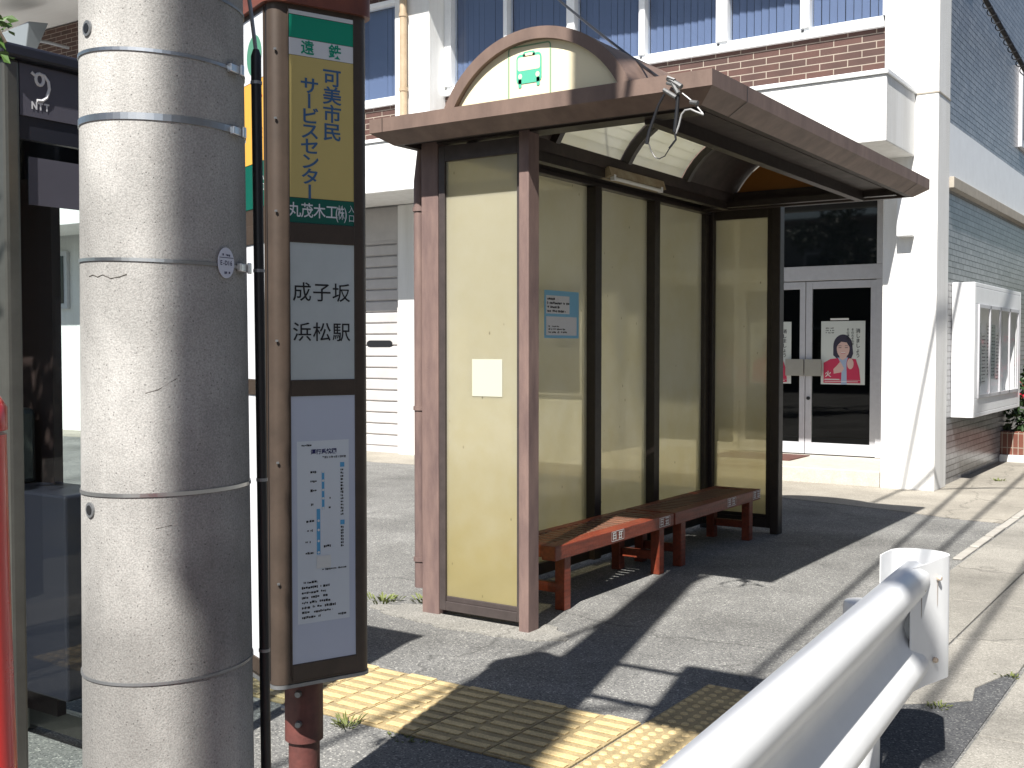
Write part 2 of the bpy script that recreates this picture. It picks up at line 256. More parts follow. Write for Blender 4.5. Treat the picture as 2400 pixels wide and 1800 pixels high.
# ------------------------------------------------------------------ mesh builder (world coordinates)
class MB:
    def __init__(s): s.v = []; s.f = []; s.m = []; s.k = 0
    def use(s, k): s.k = k; return s
    def add(s, vs, fs):
        o = len(s.v); s.v += [tuple(v) for v in vs]; s.f += [tuple(i + o for i in f) for f in fs]; s.m += [s.k] * len(fs); return s
    def box(s, x0, x1, y0, y1, z0, z1):
        vs = [(x, y, z) for z in (z0, z1) for y in (y0, y1) for x in (x0, x1)]
        return s.add(vs, [(0, 2, 3, 1), (4, 5, 7, 6), (0, 1, 5, 4), (2, 6, 7, 3), (0, 4, 6, 2), (1, 3, 7, 5)])
    def obox(s, o, ex, ey, ez, a0, a1, b0, b1, c0, c1):
        """box in an oriented frame"""
        o = Vector(o); ex = Vector(ex); ey = Vector(ey); ez = Vector(ez)
        vs = [o + ex * a + ey * b + ez * c for c in (c0, c1) for b in (b0, b1) for a in (a0, a1)]
        fs = [(0, 2, 3, 1), (4, 5, 7, 6), (0, 1, 5, 4), (2, 6, 7, 3), (0, 4, 6, 2), (1, 3, 7, 5)]
        if ex.cross(ey).dot(ez) < 0: fs = [f[::-1] for f in fs]
        return s.add(vs, fs)
    def poly(s, pts): return s.add(pts, [tuple(range(len(pts)))])
    def prism(s, pts, d):
        """planar polygon pushed along d"""
        d = Vector(d); a = [Vector(p) for p in pts]; n = len(a)
        nrm = sum(((a[i] - a[0]).cross(a[(i + 1) % n] - a[0]) for i in range(n)), Vector())
        if nrm.dot(d) < 0: a = a[::-1]
        b = [p + d for p in a]
        fs = [tuple(range(n))[::-1], tuple(range(n, 2 * n))] + [(i, (i + 1) % n, n + (i + 1) % n, n + i) for i in range(n)]
        return s.add(a + b, fs)
    def tube(s, pts, r, n=10, caps=True):
        pts = [Vector(p) for p in pts]; rs = r if isinstance(r, (list, tuple)) else [r] * len(pts)
        vs = []; fs = []; up = None
        for i, p in enumerate(pts):
            t = (pts[min(i + 1, len(pts) - 1)] - pts[max(i - 1, 0)]).normalized()
            if up is None: up = Vector((0, 0, 1)) if abs(t.z) < .9 else Vector((1, 0, 0))
            a = t.cross(up).normalized(); b = a.cross(t).normalized(); up = b
            for k in range(n):
                q = 2 * math.pi * k / n; vs.append(p + (a * math.cos(q) + b * math.sin(q)) * rs[i])
        for i in range(len(pts) - 1):
            for k in range(n): fs.append((i * n + k, (i + 1) * n + k, (i + 1) * n + (k + 1) % n, i * n + (k + 1) % n))
        if caps: fs += [tuple(range(n)), tuple(range((len(pts) - 1) * n, len(pts) * n))[::-1]]
        return s.add(vs, fs)
    def lathe(s, cx, cy, prof, n=32, caps=True):
        vs = []; fs = []
        for r, z in prof:
            for k in range(n):
                q = 2 * math.pi * k / n; vs.append((cx + r * math.cos(q), cy + r * math.sin(q), z))
        m = len(prof)
        for i in range(m - 1):
            for k in range(n): fs.append((i * n + k, i * n + (k + 1) % n, (i + 1) * n + (k + 1) % n, (i + 1) * n + k))
        if caps: fs += [tuple(range(n))[::-1], tuple(range((m - 1) * n, m * n))]
        return s.add(vs, fs)
    def text(s, t, o, ex, ey, size, sx=1.0, off=0.0, vertical=False, pitch=1.0, center=True):
        """characters laid out one by one; o = centre of the first character"""
        o = Vector(o); ex = Vector(ex); ey = Vector(ey)
        for i, ch in enumerate(t):
            if ch == ' ': continue
            vs, fs = glyph(ch, off)
            if not vs: continue
            wide = ord(ch) > 0x2E80
            cx, cy = (0.5, 0.36) if wide else (sum((min(v[0] for v in vs), max(v[0] for v in vs))) / 2, 0.35)
            p = o + (-ey if vertical else ex) * (i * pitch * size * (1 if vertical else sx))
            rot = vertical and ch in 'ー〜―'
            q = []
            for x, y in vs:
                x -= cx; y -= cy
                if rot: x, y = -y, -x
                q.append(p + ex * (x * size * sx) + ey * (y * size))
            s.add(q, [f[::-1] for f in fs] if rot else fs)
        return s
    def marks(s, o, ex, ey, length, h, seed=0, dens=.8):
        """a line of print too small to read"""
        rr = random.Random(seed); o = Vector(o); ex = Vector(ex); ey = Vector(ey); x = 0
        while x < length:
            wd = h * rr.uniform(.25, .9)
            if rr.random() < dens:
                y0 = rr.uniform(0, .3) * h; y1 = h * rr.uniform(.65, 1)
                s.add([o + ex * x + ey * y0, o + ex * min(length, x + wd) + ey * y0, o + ex * min(length, x + wd) + ey * y1, o + ex * x + ey * y1], [(0, 1, 2, 3)])
            x += wd + h * .18
        return s
    def ellipse(s, o, ex, ey, a, b, a0=0, a1=360, n=28):
        o = Vector(o); ex = Vector(ex); ey = Vector(ey)
        return s.poly([o + ex * a * math.cos(R(a0 + (a1 - a0) * i / n)) + ey * b * math.sin(R(a0 + (a1 - a0) * i / n)) for i in range(n + (0 if a1 - a0 >= 360 else 1))])
    def rect(s, o, ex, ey, a0, a1, b0, b1):
        o = Vector(o); ex = Vector(ex); ey = Vector(ey)
        return s.poly([o + ex * a + ey * b for a, b in ((a0, b0), (a1, b0), (a1, b1), (a0, b1))])
    def build(s, name, mats, parent=None, bevel=0.0, smooth=False, base=None):
        if not isinstance(mats, (list, tuple)): mats = [mats]
        b = Vector(base) if base is not None else (Vector(parent['_b']) if parent is not None else Vector((0, 0, 0)))
        me = bpy.data.meshes.new(name); me.from_pydata([tuple(Vector(v) - b) for v in s.v], [], s.f)
        for m in mats: me.materials.append(m)
        me.polygons.foreach_set('material_index', s.m)
        if smooth: me.polygons.foreach_set('use_smooth', [True] * len(s.f))
        me.validate(); me.update()
        o = bpy.data.objects.new(name, me); col.objects.link(o)
        if parent is not None: o.parent = parent
        else: o.location = b
        o['_b'] = tuple(b)
        if smooth:
            md = o.modifiers.new('edges', 'EDGE_SPLIT'); md.split_angle = R(38)
        if bevel:
            md = o.modifiers.new('bevel', 'BEVEL'); md.width = bevel; md.segments = 2; md.limit_method = 'ANGLE'; md.angle_limit = R(40)
        return o

def tag(o, label=None, cat=None, group=None, kind=None):
    if label: o['label'] = label
    if cat: o['category'] = cat
    if group: o['group'] = group
    if kind: o['kind'] = kind
    return o
def thing(name, base, label, cat, group=None):
    o = bpy.data.objects.new(name, None); col.objects.link(o); o.location = base; o['_b'] = tuple(base); o.empty_display_size = .2
    return tag(o, label, cat, group)
def structure(o): o['kind'] = 'structure'; return o
def shift(p, d): return tuple(Vector(p) + Vector(d))
def leaves(mb, n, c, rad, size, rr, droop=0.3):
    for _ in range(n):
        while True:
            p = Vector((rr.uniform(-1, 1), rr.uniform(-1, 1), rr.uniform(-1, 1)))
            if p.length < 1 and p.length > .25: break
        p = Vector((c[0] + p.x * rad[0], c[1] + p.y * rad[1], c[2] + p.z * rad[2]))
        leaf(mb, p, size * rr.uniform(.6, 1.3), rr)
def leaf(mb, p, sz, rr):
    d = Vector((rr.uniform(-1, 1), rr.uniform(-1, 1), rr.uniform(-.9, .4))).normalized()
    n = d.cross(Vector((rr.uniform(-1, 1), rr.uniform(-1, 1), rr.uniform(-1, 1)))).normalized(); u = d.cross(n)
    mb.add([p, p + d * sz * .5 + n * sz * .26 + u * sz * .05, p + d * sz, p + d * sz * .5 - n * sz * .26 + u * sz * .05], [(0, 1, 2, 3)])

X = Vector((1, 0, 0)); Y = Vector((0, 1, 0)); Z = Vector((0, 0, 1))

# ================================================================== SETTING: ground
structure(MB().box(-80, 60, -40, 140, -.3, 0).build('ground', M_asph))
ap = MB().prism([(-24, 12.05, .0), (-11.5, 12.0, 0), (-10.2, 11.7, 0), (-8, 11.9, 0), (-5.0, 11.6, 0), (-4.2, 11.35, 0), (-2.9, 11.05, 0), (-2.3, 10.85, 0), (-1.9, 10.8, 0), (-1.9, 40, 0), (-24, 40, 0)], (0, 0, .006))
structure(ap.build('concrete_apron', M_pave2))
slab = MB()
xs = [-1.80, -1.345, -.94]; 
ysl = [5.2, 6.36, 7.33, 8.45, 9.5, 10.6, 11.7, 12.9, 14.1, 15.4, 16.8, 18.4, 20, 23, 27, 34]
for i in range(len(ysl) - 1):
    for j in range(2):
        x0, x1 = xs[j] + .006, xs[j + 1] - .006; y0, y1 = ysl[i] + .006, ysl[i + 1] - .006
        if i == 0:
            if j == 0: slab.prism([(x0, 4.55, 0), (x1, 4.98, 0), (x1, y1, 0), (x0, y1, 0)], (0, 0, .012))
            else: slab.prism([(x0, 5.0, 0), (-1.14, 5.16, 0), (-1.04, 5.27, 0), (-1.07, 5.47, 0), (-.985, 5.79, 0), (x1, 5.85, 0), (x1, y1, 0), (x0, y1, 0)], (0, 0, .012))
        else: slab.box(x0, x1, y0, y1, 0, .012)
structure(slab.build('pavement', M_pave, bevel=.004))
structure(MB().prism([(-1.9, 2.2, 0), (-.94, 2.2, 0), (-.94, 5.84, 0), (-.985, 5.79, 0), (-1.07, 5.47, 0), (-1.04, 5.27, 0), (-1.14, 5.16, 0), (-1.34, 5.0, 0), (-1.5, 4.5, 0)], (0, 0, .005)).build('asphalt_patch', M_asphd))
gut = MB(); y = -6.0
while y < 40:
    gut.box(-.925, -.43, y + .005, y + 1.19, 0, .010); y += 1.2
structure(gut.build('gutter', M_pave, bevel=.004))
kb = MB(); y = 8.75; i = 0
while y < 13.2:
    kb.box(-1.885, -1.815, y, y + .54, 0, .015 + .003 * (i % 3)); y += .60; i += 1
structure(kb.build('kerb', M_kerb, bevel=.01))

# tactile paving: bar tiles along the stop, dot tiles at its end
tp = MB(); TX0, TY0, TW, TH = -6.12, 3.50, .362, .332
for i in range(11):
    for j in range(2):
        x0 = TX0 + i * TW; y0 = TY0 + j * TH
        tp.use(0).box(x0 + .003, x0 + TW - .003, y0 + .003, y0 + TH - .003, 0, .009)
        for c in range(2):
            for r in range(4):
                xx = x0 + .014 + c * TW / 2; yy = y0 + .022 + r * TH / 4 + (.02 if c else -.004)
                tp.use(1).box(xx, xx + TW / 2 - .026, yy, yy + .038, .009, .0145)
structure(tp.build('tactile_guiding_strip', [M_tactb, M_tact], bevel=.002))
dp = MB()
for i in range(2):
    for j in range(5):
        x0 = -2.13 + i * .305; y0 = 3.3 + j * .305
        if x0 > -1.25: continue
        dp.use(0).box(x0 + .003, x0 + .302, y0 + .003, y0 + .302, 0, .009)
        for a in range(5):
            for c in range(5):
                cx = x0 + .03 + a * .061; cy = y0 + .03 + c * .061
                dp.use(1).lathe(cx, cy, [(.019, .009), (.015, .0135), (.008, .0145)], 8)
structure(dp.build('tactile_warning_strip', [M_tactb, M_tact]))

# ================================================================== BUILDING
BB = (-9.0, 12.75, 0)
bld = thing('office_building', BB, 'white two-storey office building with brown brick bands, a deep white canopy and glass entrance doors', 'building')
wl = MB()
wl.box(-24, -7.42, 12.97, 13.1, 0, 3.72)             # ground floor wall
wl.box(-24, -3.3, 12.97, 13.1, 3.72, 7.75)           # upper wall behind windows
wl.box(-24, -3.0, 13.1, 26, 7.6, 7.75)
wl.box(-24, -23.9, 13.1, 26, 0, 7.6); wl.box(-24, -3.3, 25.9, 26, 0, 7.6)
wl.build('wall', M_white, bld)
bd = MB()
bd.box(-9.758, -3.545, 12.77, 12.968, 4.45, 5.20); bd.box(-24, -10.392, 12.77, 12.968, 4.45, 5.20)
bd.box(-24, -10.66, 12.90, 12.968, 6.75, 7.74)
bd.build('brick_band', M_brick, bld)
cl = MB(); cl.box(-3.54, -2.95, 12.75, 13.3, 0, 7.75)
cl.build('column', M_white, bld, bevel=.012)
MB().box(-3.195, -2.943, 12.743, 13.29, 4.395, 4.412).build('joint_strip', M_ledge, bld)
pl = MB(); pl.box(-10.39, -9.76, 12.4, 12.968, 4.455, 7.75)
pl.build('pilaster', M_white, bld, bevel=.012)
lp = MB(); lp.box(-10.64, -9.85, 12.75, 12.968, 0, 3.715)
lp.build('pillar', M_white, bld, bevel=.012)
ca = MB(); ca.box(-24, -3.2, 11.61, 12.748, 3.72, 4.40)
can = ca.build('canopy', M_white, bld, bevel=.01)
MB().box(-24, -3.18, 11.585, 12.748, 4.402, 4.452).build('coping', M_white2, can, bevel=.006)
MB().box(-24, -2.6, 11.25, 12.96, 7.76, 7.95).build('eave', mat('eave_boards', (.62, .61, .58), .7, var=.08, vscale=2, stretch=(.4, 20, 1)), bld)
# side wall
sw = MB(); sw.box(-3.3, -2.985, 13.302, 26, 0, 7.6); sw.build('side_wall', M_tile, bld)
MB().box(-2.99, -2.955, 13.302, 26.0, 3.55, 4.16).build('wall_band', M_white2, bld)
MB().box(-2.99, -2.90, 13.302, 26.0, 3.42, 3.546).build('ledge', M_ledge, bld, bevel=.006)
# side window upstairs
sww = MB(); sww.box(-2.99, -2.93, 17.75, 19.6, 4.55, 5.75)
sw1 = sww.build('window', M_alu, bld, bevel=.004)
MB().box(-2.95, -2.922, 17.86, 19.5, 4.66, 5.64).build('pane', M_glassd, sw1)
# upper windows
def upper_window(x0, x1, z0=5.2, z1=6.75, wide_left=.05):
    f = MB(); yb, yf = 12.90, 12.74
    f.box(x0, x1, yf - .03, yb + .06, z0, z0 + .07)                # sill
    f.box(x0 + .02, x1 - .02, yf + .03, yb, z0 + .072, z0 + .135)    # bottom rail
    f.box(x0, x0 + wide_left, yf, yb, z0 + .137, z1); f.box(x1 - .025, x1, yf + .02, yb, z0 + .137, z1); f.box(x0 + wide_left, x1 - .025, yf, yb, z1 - .06, z1)
    wn = f.build('window', M_white2, bld, bevel=.004)
    MB().box(x0 + wide_left, x1 - .025, 12.845, 12.86, z0 + .137, z1 - .06).build('pane', clear_blue, wn)
    MB().box(x0, x1, 12.955, 12.967, z0 + .14, z1).build('interior', M_black, wn)
    b = MB(); x = x0 + wide_left + .004; rr = random.Random(int(x0 * 100)); k = 0
    while x < x1 - .06:
        d = .012 * rr.random(); b.obox((x, 12.90 + d, z0 + .14), (.985, .17, 0), (-.17, .985, 0), (0, 0, 1), 0, .083, 0, .003, 0, z1 - z0 - .2); x += .094; k += 1
    b.build('blind', M_blind, wn)
clear_blue = clear_glass('tinted_window_glass', (.93, .96, 1.0), .97, 1.5)
for x0, x1, wl_ in ((-9.755, -8.72, .12), (-8.72, -7.70, .05), (-7.70, -6.62, .11), (-6.62, -5.56, .07), (-5.56, -4.50, .13), (-4.50, -3.545, .09)):
    upper_window(x0, x1, wide_left=wl_)
for x0 in (-11.5, -12.6, -13.7): upper_window(x0, x0 + 1.1 if x0 < -11.5 else -10.395, wide_left=.08)
# down pipe on the pilaster
pp = MB(); pp.tube([(-10.17, 12.33, 4.47), (-10.17, 12.33, 7.7)], .052, 14)
for z in (5.25, 6.3): pp.tube([(-10.17, 12.33, z), (-10.17, 12.33, z + .05)], .062, 14)
pp.build('downpipe', mat('beige_pipe', (.48, .38, .26), .6, c2=(.34, .24, .15), vscale=5, m=.9), bld, smooth=True)
# shutter and ground floor openings on the left
def shutter(x0, x1):
    s = MB(); z = .10; i = 0
    s.box(x0, x1, 12.86, 12.965, 3.22, 3.715)
    s.box(x0, x0 + .06, 12.83, 12.965, 0, 3.22); s.box(x1 - .06, x1, 12.83, 12.965, 0, 3.22); s.box(x0 + .06, x1 - .06, 12.85, 12.965, 0, .1)
    while z < 3.2:
        s.prism([(x0 + .06, 12.90, z), (x0 + .06, 12.875, z + .02), (x0 + .06, 12.875, z + .145), (x0 + .06, 12.90, z + .165), (x0 + .06, 12.965, z + .165), (x0 + .06, 12.965, z)], (x1 - x0 - .12, 0, 0)); z += .17
    o = s.build('shutter', M_shut, bld)
    MB().prism([(x1 - .62 + .08 * math.cos(R(a)) + (.35 if -90 < a < 90 else 0), 12.868, 1.66 + .05 * math.sin(R(a))) for a in list(range(-90, 91, 15)) + list(range(91, 270, 15))], (0, .01, 0)).build('slot', M_black, o)
shutter(-13.6, -10.66); shutter(-16.9, -13.9)
wn = MB(); wn.box(-19.75, -19.0, 12.90, 12.965, 2.35, 3.45); wq = wn.build('window', M_alu, bld); MB().box(-19.65, -19.1, 12.885, 12.91, 2.45, 3.36).build('pane', M_glassd, wq)
# windows behind the shelter
for x0 in (-10.9 + 1.4, -8.75):
    f = MB(); f.box(x0, x0 + 1.2, 12.92, 12.968, .95, 2.5); q = f.build('window', M_alu, bld); MB().box(x0 + .05, x0 + 1.15, 12.90, 12.925, 1.0, 2.45).build('pane', M_glassd, q)
# entrance: recessed floor, transom, frames, two glass leaves
yd = 14.26
en = MB(); en.box(-7.4, -3.55, 12.76, yd + .2, 0, .186)
en.build('step', M_terr, bld, bevel=.01)
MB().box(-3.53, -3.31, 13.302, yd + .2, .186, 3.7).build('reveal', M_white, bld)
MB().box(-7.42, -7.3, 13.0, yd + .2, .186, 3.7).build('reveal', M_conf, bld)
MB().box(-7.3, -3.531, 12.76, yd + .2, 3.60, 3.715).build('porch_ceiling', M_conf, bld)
ef = MB(); xR, xL = -4.03, -5.95
ef.box(-7.3, -3.54, yd, yd + .14, 2.475, 2.665)
ef.box(xR, -3.54, yd, yd + .14, .19, 2.474); ef.box(xR, -3.54, yd, yd + .14, 2.666, 3.6)
for xx in (xL, -7.3): ef.box(xx, xx + .075, yd, yd + .14, .19, 2.474); ef.box(xx, xx + .075, yd, yd + .14, 2.666, 3.6)
ef.box(xL + .075, xR, yd, yd + .14, 3.47, 3.6); ef.box(-7.225, xL, yd, yd + .14, 3.47, 3.6); ef.box(-7.225, xL, yd, yd + .14, .19, .3)
ef.build('entrance_frame', M_alu, bld, bevel=.004)
MB().box(xL + .075, xR, yd + .06, yd + .075, 2.665, 3.47).build('transom_pane', M_glassd, bld)
MB().box(-7.225, xL, yd + .06, yd + .075, 2.665, 3.47).build('transom_pane', M_glassd, bld)
MB().box(-7.225, xL, yd + .06, yd + .075, .3, 2.475).build('side_pane', M_glassd, bld)
M_doorg = clear_glass('smoked_door_glass', (.75, .82, .80), .72)
lob = MB(); lob.box(-7.3, -3.6, 14.5, 19.0, .12, .18); lob.box(-7.3, -3.6, 19.0, 19.1, .18, 3.6); lob.box(-7.4, -7.3, 14.5, 19.0, .18, 3.6); lob.box(-3.6, -3.5, 14.5, 19.0, .18, 3.6)
lob.build('lobby', mat('lobby_walls', (.20, .20, .18), .5), bld)
MB().box(-6.6, -4.3, 17.2, 17.7, .18, 1.2).build('counter', mat('lobby_counter', (.22, .13, .08), .5), bld, bevel=.01)
MB().box(-4.2, -3.75, 18.6, 18.98, .18, 2.1).build('cupboard', mat('lobby_cupboard', (.32, .33, .33), .5), bld)
MB().box(-5.2, -4.5, 18.97, 18.995, 1.4, 2.2).build('wall_notice', M_paper, bld)
def door(x0, x1, hinge_right):
    d = MB(); y0, y1 = yd + .03, yd + .08
    sl = .085; sr = .075
    d.box(x0, x0 + sl, y0, y1, .20, 2.465); d.box(x1 - sr, x1, y0, y1, .20, 2.465)
    d.box(x0 + sl, x1 - sr, y0, y1, 2.368, 2.465); d.box(x0 + sl, x1 - sr, y0, y1, .20, .35)
    o = d.build('door', M_alu, bld, bevel=.004)
    MB().box(x0 + sl, x1 - sr, y0 + .018, y1 - .018, .35, 2.368).build('pane', M_doorg, o)
    h = MB(); hx = (x0 + .004, x0 + .225) if hinge_right else (x1 - .25, x1 - .004)
    h.box(hx[0], hx[1], y0 - .05, y0 - .03, 1.228, 1.447); h.box(hx[0] + .07, hx[0] + .1, y0 - .03, y0, 1.25, 1.43)
    h.build('handle', mat('brushed_plate', (.40, .385, .34), .4, metal=.5, var=.1), o, bevel=.003)
    lk = x0 + .042
    if hinge_right: MB().tube([(lk, y0 - .012, .933), (lk, y0 + .002, .933)], .024, 14).build('lock', M_black, o)
door(-4.953, -4.034, True); door(-5.872, -4.961, False)
tag(MB().box(-5.9, -4.82, 13.35, 14.1, .1862, .2).build('door_mat', M_mat, base=(-5.3, 13.7, .186)), 'brown door mat on the step before the glass doors', 'door mat')
MB().box(-3.352, -3.192, 12.60, 12.749, 2.83, 3.26).build('wall_lamp', M_white2, bld, bevel=.012)

# flood light on the far upper brick wall
fl = thing('floodlight', (-18.6, 12.7, 7.05), 'grey floodlight high on the dark brick wall beside the concrete pole', 'floodlight')
fm = MB(); fm.tube([(-18.55, 12.7, 7.2), (-18.6, 12.3, 7.22), (-18.65, 11.9, 7.2)], .03, 8); fm.build('arm', M_galv, fl)
fm = MB(); fm.add([(-19.0, 11.6, 7.28), (-18.1, 11.6, 7.36), (-18.1, 12.0, 7.42), (-19.0, 12.0, 7.34), (-18.85, 11.55, 7.0), (-18.15, 11.55, 6.80), (-18.15, 11.75, 6.8), (-18.85, 11.75, 7.0)], [(0, 1, 2, 3), (0, 4, 5, 1), (1, 5, 6, 2), (2, 6, 7, 3), (3, 7, 4, 0), (4, 7, 6, 5)])
fm.build('housing', M_lens, fl, bevel=.02)

# ------------------------------------------------------------------ notice case on the side wall
nb = thing('notice_case', (-2.85, 15.1, .78), 'white wall-mounted notice case with glass doors and papers on the tiled side wall', 'notice board')
cs = MB(); x0, x1, y0, y1, z0, z1 = -2.983, -2.73, 13.65, 16.65, .78, 2.36
cs.box(x0, x1, y0, y0 + .05, z0, z1); cs.box(x0, x1, y1 - .05, y1, z0, z1); cs.box(x0, x1, y0 + .05, y1 - .05, z0, z0 + .05); cs.box(x0, x1, y0 + .05, y1 - .05, z1 - .05, z1)
cs.box(x0, x0 + .03, y0 + .05, y1 - .05, z0 + .05, z1 - .05)
cs.box(x1 - .04, x1, y0 + .05, y1 - .05, z1 - .25, z1 - .05); cs.box(x1 - .04, x1, y0 + .05, y1 - .05, z0 + .05, z0 + .22)
cs.box(x1 - .04, x1, y0 + .05, y0 + .22, z0 + .22, z1 - .25); cs.box(x1 - .04, x1, y1 - .17, y1 - .05, z0 + .22, z1 - .25)
cs.build('case', M_white2, nb, bevel=.006)
fr = MB()
for k in range(5):
    yy = 13.87 + k * .64; fr.box(-2.735, -2.715, yy - .02, yy + .02, 1.0, 2.11)
fr.box(-2.735, -2.715, 13.89, 16.42, 2.07, 2.11); fr.box(-2.735, -2.715, 13.89, 16.42, 1.0, 1.04)
fr.build('glass_frame', M_alu, nb)
MB().box(-2.729, -2.723, 13.89, 16.42, 1.04, 2.07).build('pane', clear_glass('case_glass', (1, 1, 1), .98, 1.3, .35), nb)
rr = random.Random(3)
for k in range(8):
    yy = 13.92 + k * .31; zz = rr.uniform(1.1, 1.2); hh = rr.uniform(.6, .85)
    p = MB(); p.box(-2.95, -2.945, yy, yy + .27, zz, zz + hh)
    po = p.build('notice', M_paper if k % 3 else mat('tinted_paper', (.45, .52, .5), .7), nb)
    q = MB()
    for l in range(int(hh / .045)): q.marks((-2.944, yy + .02, zz + hh - .05 - l * .045), Y, Z, .22, .022, seed=k * 50 + l)
    q.build('print', M_ink if k not in (0,) else M_jack, po)

# planter with shrubs beyond the case
pt = thing('brick_planter', (-2.4, 16.9, 0), 'low red brick planter box with white kerb at the far end of the side wall', 'planter')
MB().box(-2.983, -1.9, 16.72, 17.3, .06, .42).build('brick_front', M_planter, pt)
MB().box(-2.983, -1.85, 16.64, 16.715, 0, .10).build('kerb_edge', M_white, pt, bevel=.01)
sh = thing('flowering_shrub', (-2.4, 17.0, .4), 'dark green shrub with red flowers growing in the brick planter', 'shrub')
m_ = MB(); rr = random.Random(11)
for c in ((-2.75, 17.05, .8), (-2.4, 17.1, .75), (-2.1, 17.05, .9), (-2.5, 17.2, 1.2), (-2.2, 17.2, 1.3)): leaves(m_, 420, c, (.3, .25, .45), .11, rr)
m_.build('foliage', M_leafd, sh)
m_ = MB()
for k in range(12):
    c = (rr.uniform(-2.8, -1.95), 16.85, rr.uniform(.9, 1.75)); leaves(m_, 12, c, (.05, .05, .05), .06, rr)
m_.build('flowers', M_flower, sh)
m_ = MB()
for k in range(5): m_.tube([(-2.4 + .05 * k, 17.05, .40), (-2.7 + .17 * k, 17.05 + .03 * k, 1.2)], .012, 6)
m_.build('stem', M_bark, sh)

# ------------------------------------------------------------------ posters on the doors
def fire_poster(x0, label):
    """sheet 0.54 x 0.77 with a woman in a red jacket, outer face y"""
    y = yd + .0445; z0, z1 = 1.12, 1.943; W = .573; o = Vector((x0 + W / 2, y, z0))
    t = thing('poster', (x0 + W / 2, y, z0), label, 'poster', 'fire prevention posters on the entrance doors')
    MB().box(x0, x0 + W, y, y + .003, z0, z1).build('sheet', mat('poster_sheet', (.62, .66, .63), .5), t)
    O = Vector((x0 + W / 2, y - .0012, z0)); ex, ez = X, Z
    p = MB()                                                      # picture, layered forward
    def L(k): return O - Y * (.0008 * k)
    p.use(0).ellipse(L(0) + ez * .50, ex, ez, .125, .15); p.use(0).prism([L(0) + ex * a + ez * b for a, b in ((-.125, .50), (.125, .50), (.135, .40), (.11, .335), (.04, .33), (-.08, .34), (-.125, .38))], -Y * .0004)
    p.use(1).ellipse(L(1) + ex * .005 + ez * .465, ex, ez, .083, .118); p.use(1).rect(L(2.6), ex, ez, -.042, .052, .30, .375)
    p.use(0).prism([L(2) + ex * a + ez * b for a, b in ((-.092, .46), (-.085, .55), (0, .60), (.085, .56), (.092, .48), (.05, .545), (-.02, .555), (-.06, .52))], -Y * .0004)
    p.use(2).prism([L(2) + ex * a + ez * b for a, b in ((-.25, .06), (.23, .06), (.215, .20), (.17, .33), (.05, .345), (-.04, .345), (-.16, .33), (-.25, .28))], -Y * .0004)
    p.use(3).prism([L(3) + ex * a + ez * b for a, b in ((-.07, .36), (0, .315), (.07, .36), (.05, .28), (.055, .0), (-.02, .0), (-.01, .26))], -Y * .0004)
    p.use(1).prism([L(4) + ex * a + ez * b for a, b in ((-.115, .14), (-.01, .16), (.02, .21), (-.03, .30), (-.07, .25), (-.12, .2))], -Y * .0004)
    p.use(1).ellipse(L(4) + ex * .10 + ez * .27, ex, ez, .042, .07)
    p.use(0).rect(L(3), ex, ez, -.055, -.018, .475, .482); p.use(0).rect(L(3), ex, ez, .028, .065, .475, .482)
    p.use(0).rect(L(3), ex, ez, -.058, -.016, .500, .505); p.use(0).rect(L(3), ex, ez, .026, .068, .500, .505)
    p.use(2).rect(L(3), ex, ez, -.024, .034, .402, .408); p.use(4).rect(L(3), ex, ez, -.022, .032, .408, .417)
    p.use(2).rect(L(3), ex, ez, -.25, .23, .02, .055)
    p.use(4).rect(L(5), ex, ez, -.235, -.04, .062, .072); p.use(4).rect(L(5), ex, ez, -.235, .2, .035, .042)
    p.use(4).text('火', L(5) + ex * -.19 + ez * .135, ex, ez, .085, off=.02)
    p.build('picture', [M_hair, M_skin, M_jack, mat('printed_scarf', (.36, .45, .62), .5), M_paper], t)
    q = MB()
    q.text('消しましょう', L(1) + ex * .195 + ez * .695, ex, ez, .062, vertical=True, off=.012, pitch=1.02)
    q.text('その火その時', L(1) + ex * .125 + ez * .71, ex, ez, .038, vertical=True, off=.012, pitch=1.0)
    q.text('その場所で', L(1) + ex * .065 + ez * .71, ex, ez, .038, vertical=True, off=.012, pitch=1.0)
    for k in range(3): q.marks(L(1) + ex * -.225 + ez * (.725 - .03 * k), ex, ez, .11, .016, seed=k + 3)
    q.build('lettering', M_ink, t)
    MB().box(x0 + .12, x0 + .36, y - .001, y + .003, z1 + .012, z1 + .038).build('tape', M_paper, t)
    return t
fire_poster(-4.751, 'fire prevention poster with a smiling woman in red, fully visible on the right-hand glass door')
fire_poster(-5.727, 'fire prevention poster with a smiling woman in red, partly hidden by the far shelter post')

# ================================================================== BUS SHELTER
SB = (-3.3, 7.1, 0)
sh = thing('bus_shelter', SB, 'brown bus shelter with frosted yellow panels and a barrel roof with a bus sign', 'bus shelter')
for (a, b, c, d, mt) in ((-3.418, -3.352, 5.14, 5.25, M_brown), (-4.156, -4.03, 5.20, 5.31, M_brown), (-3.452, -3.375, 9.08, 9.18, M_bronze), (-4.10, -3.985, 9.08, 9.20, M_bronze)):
    MB().box(a, b, c, d, 0, 2.838).build('post', mt, sh, bevel=.006)
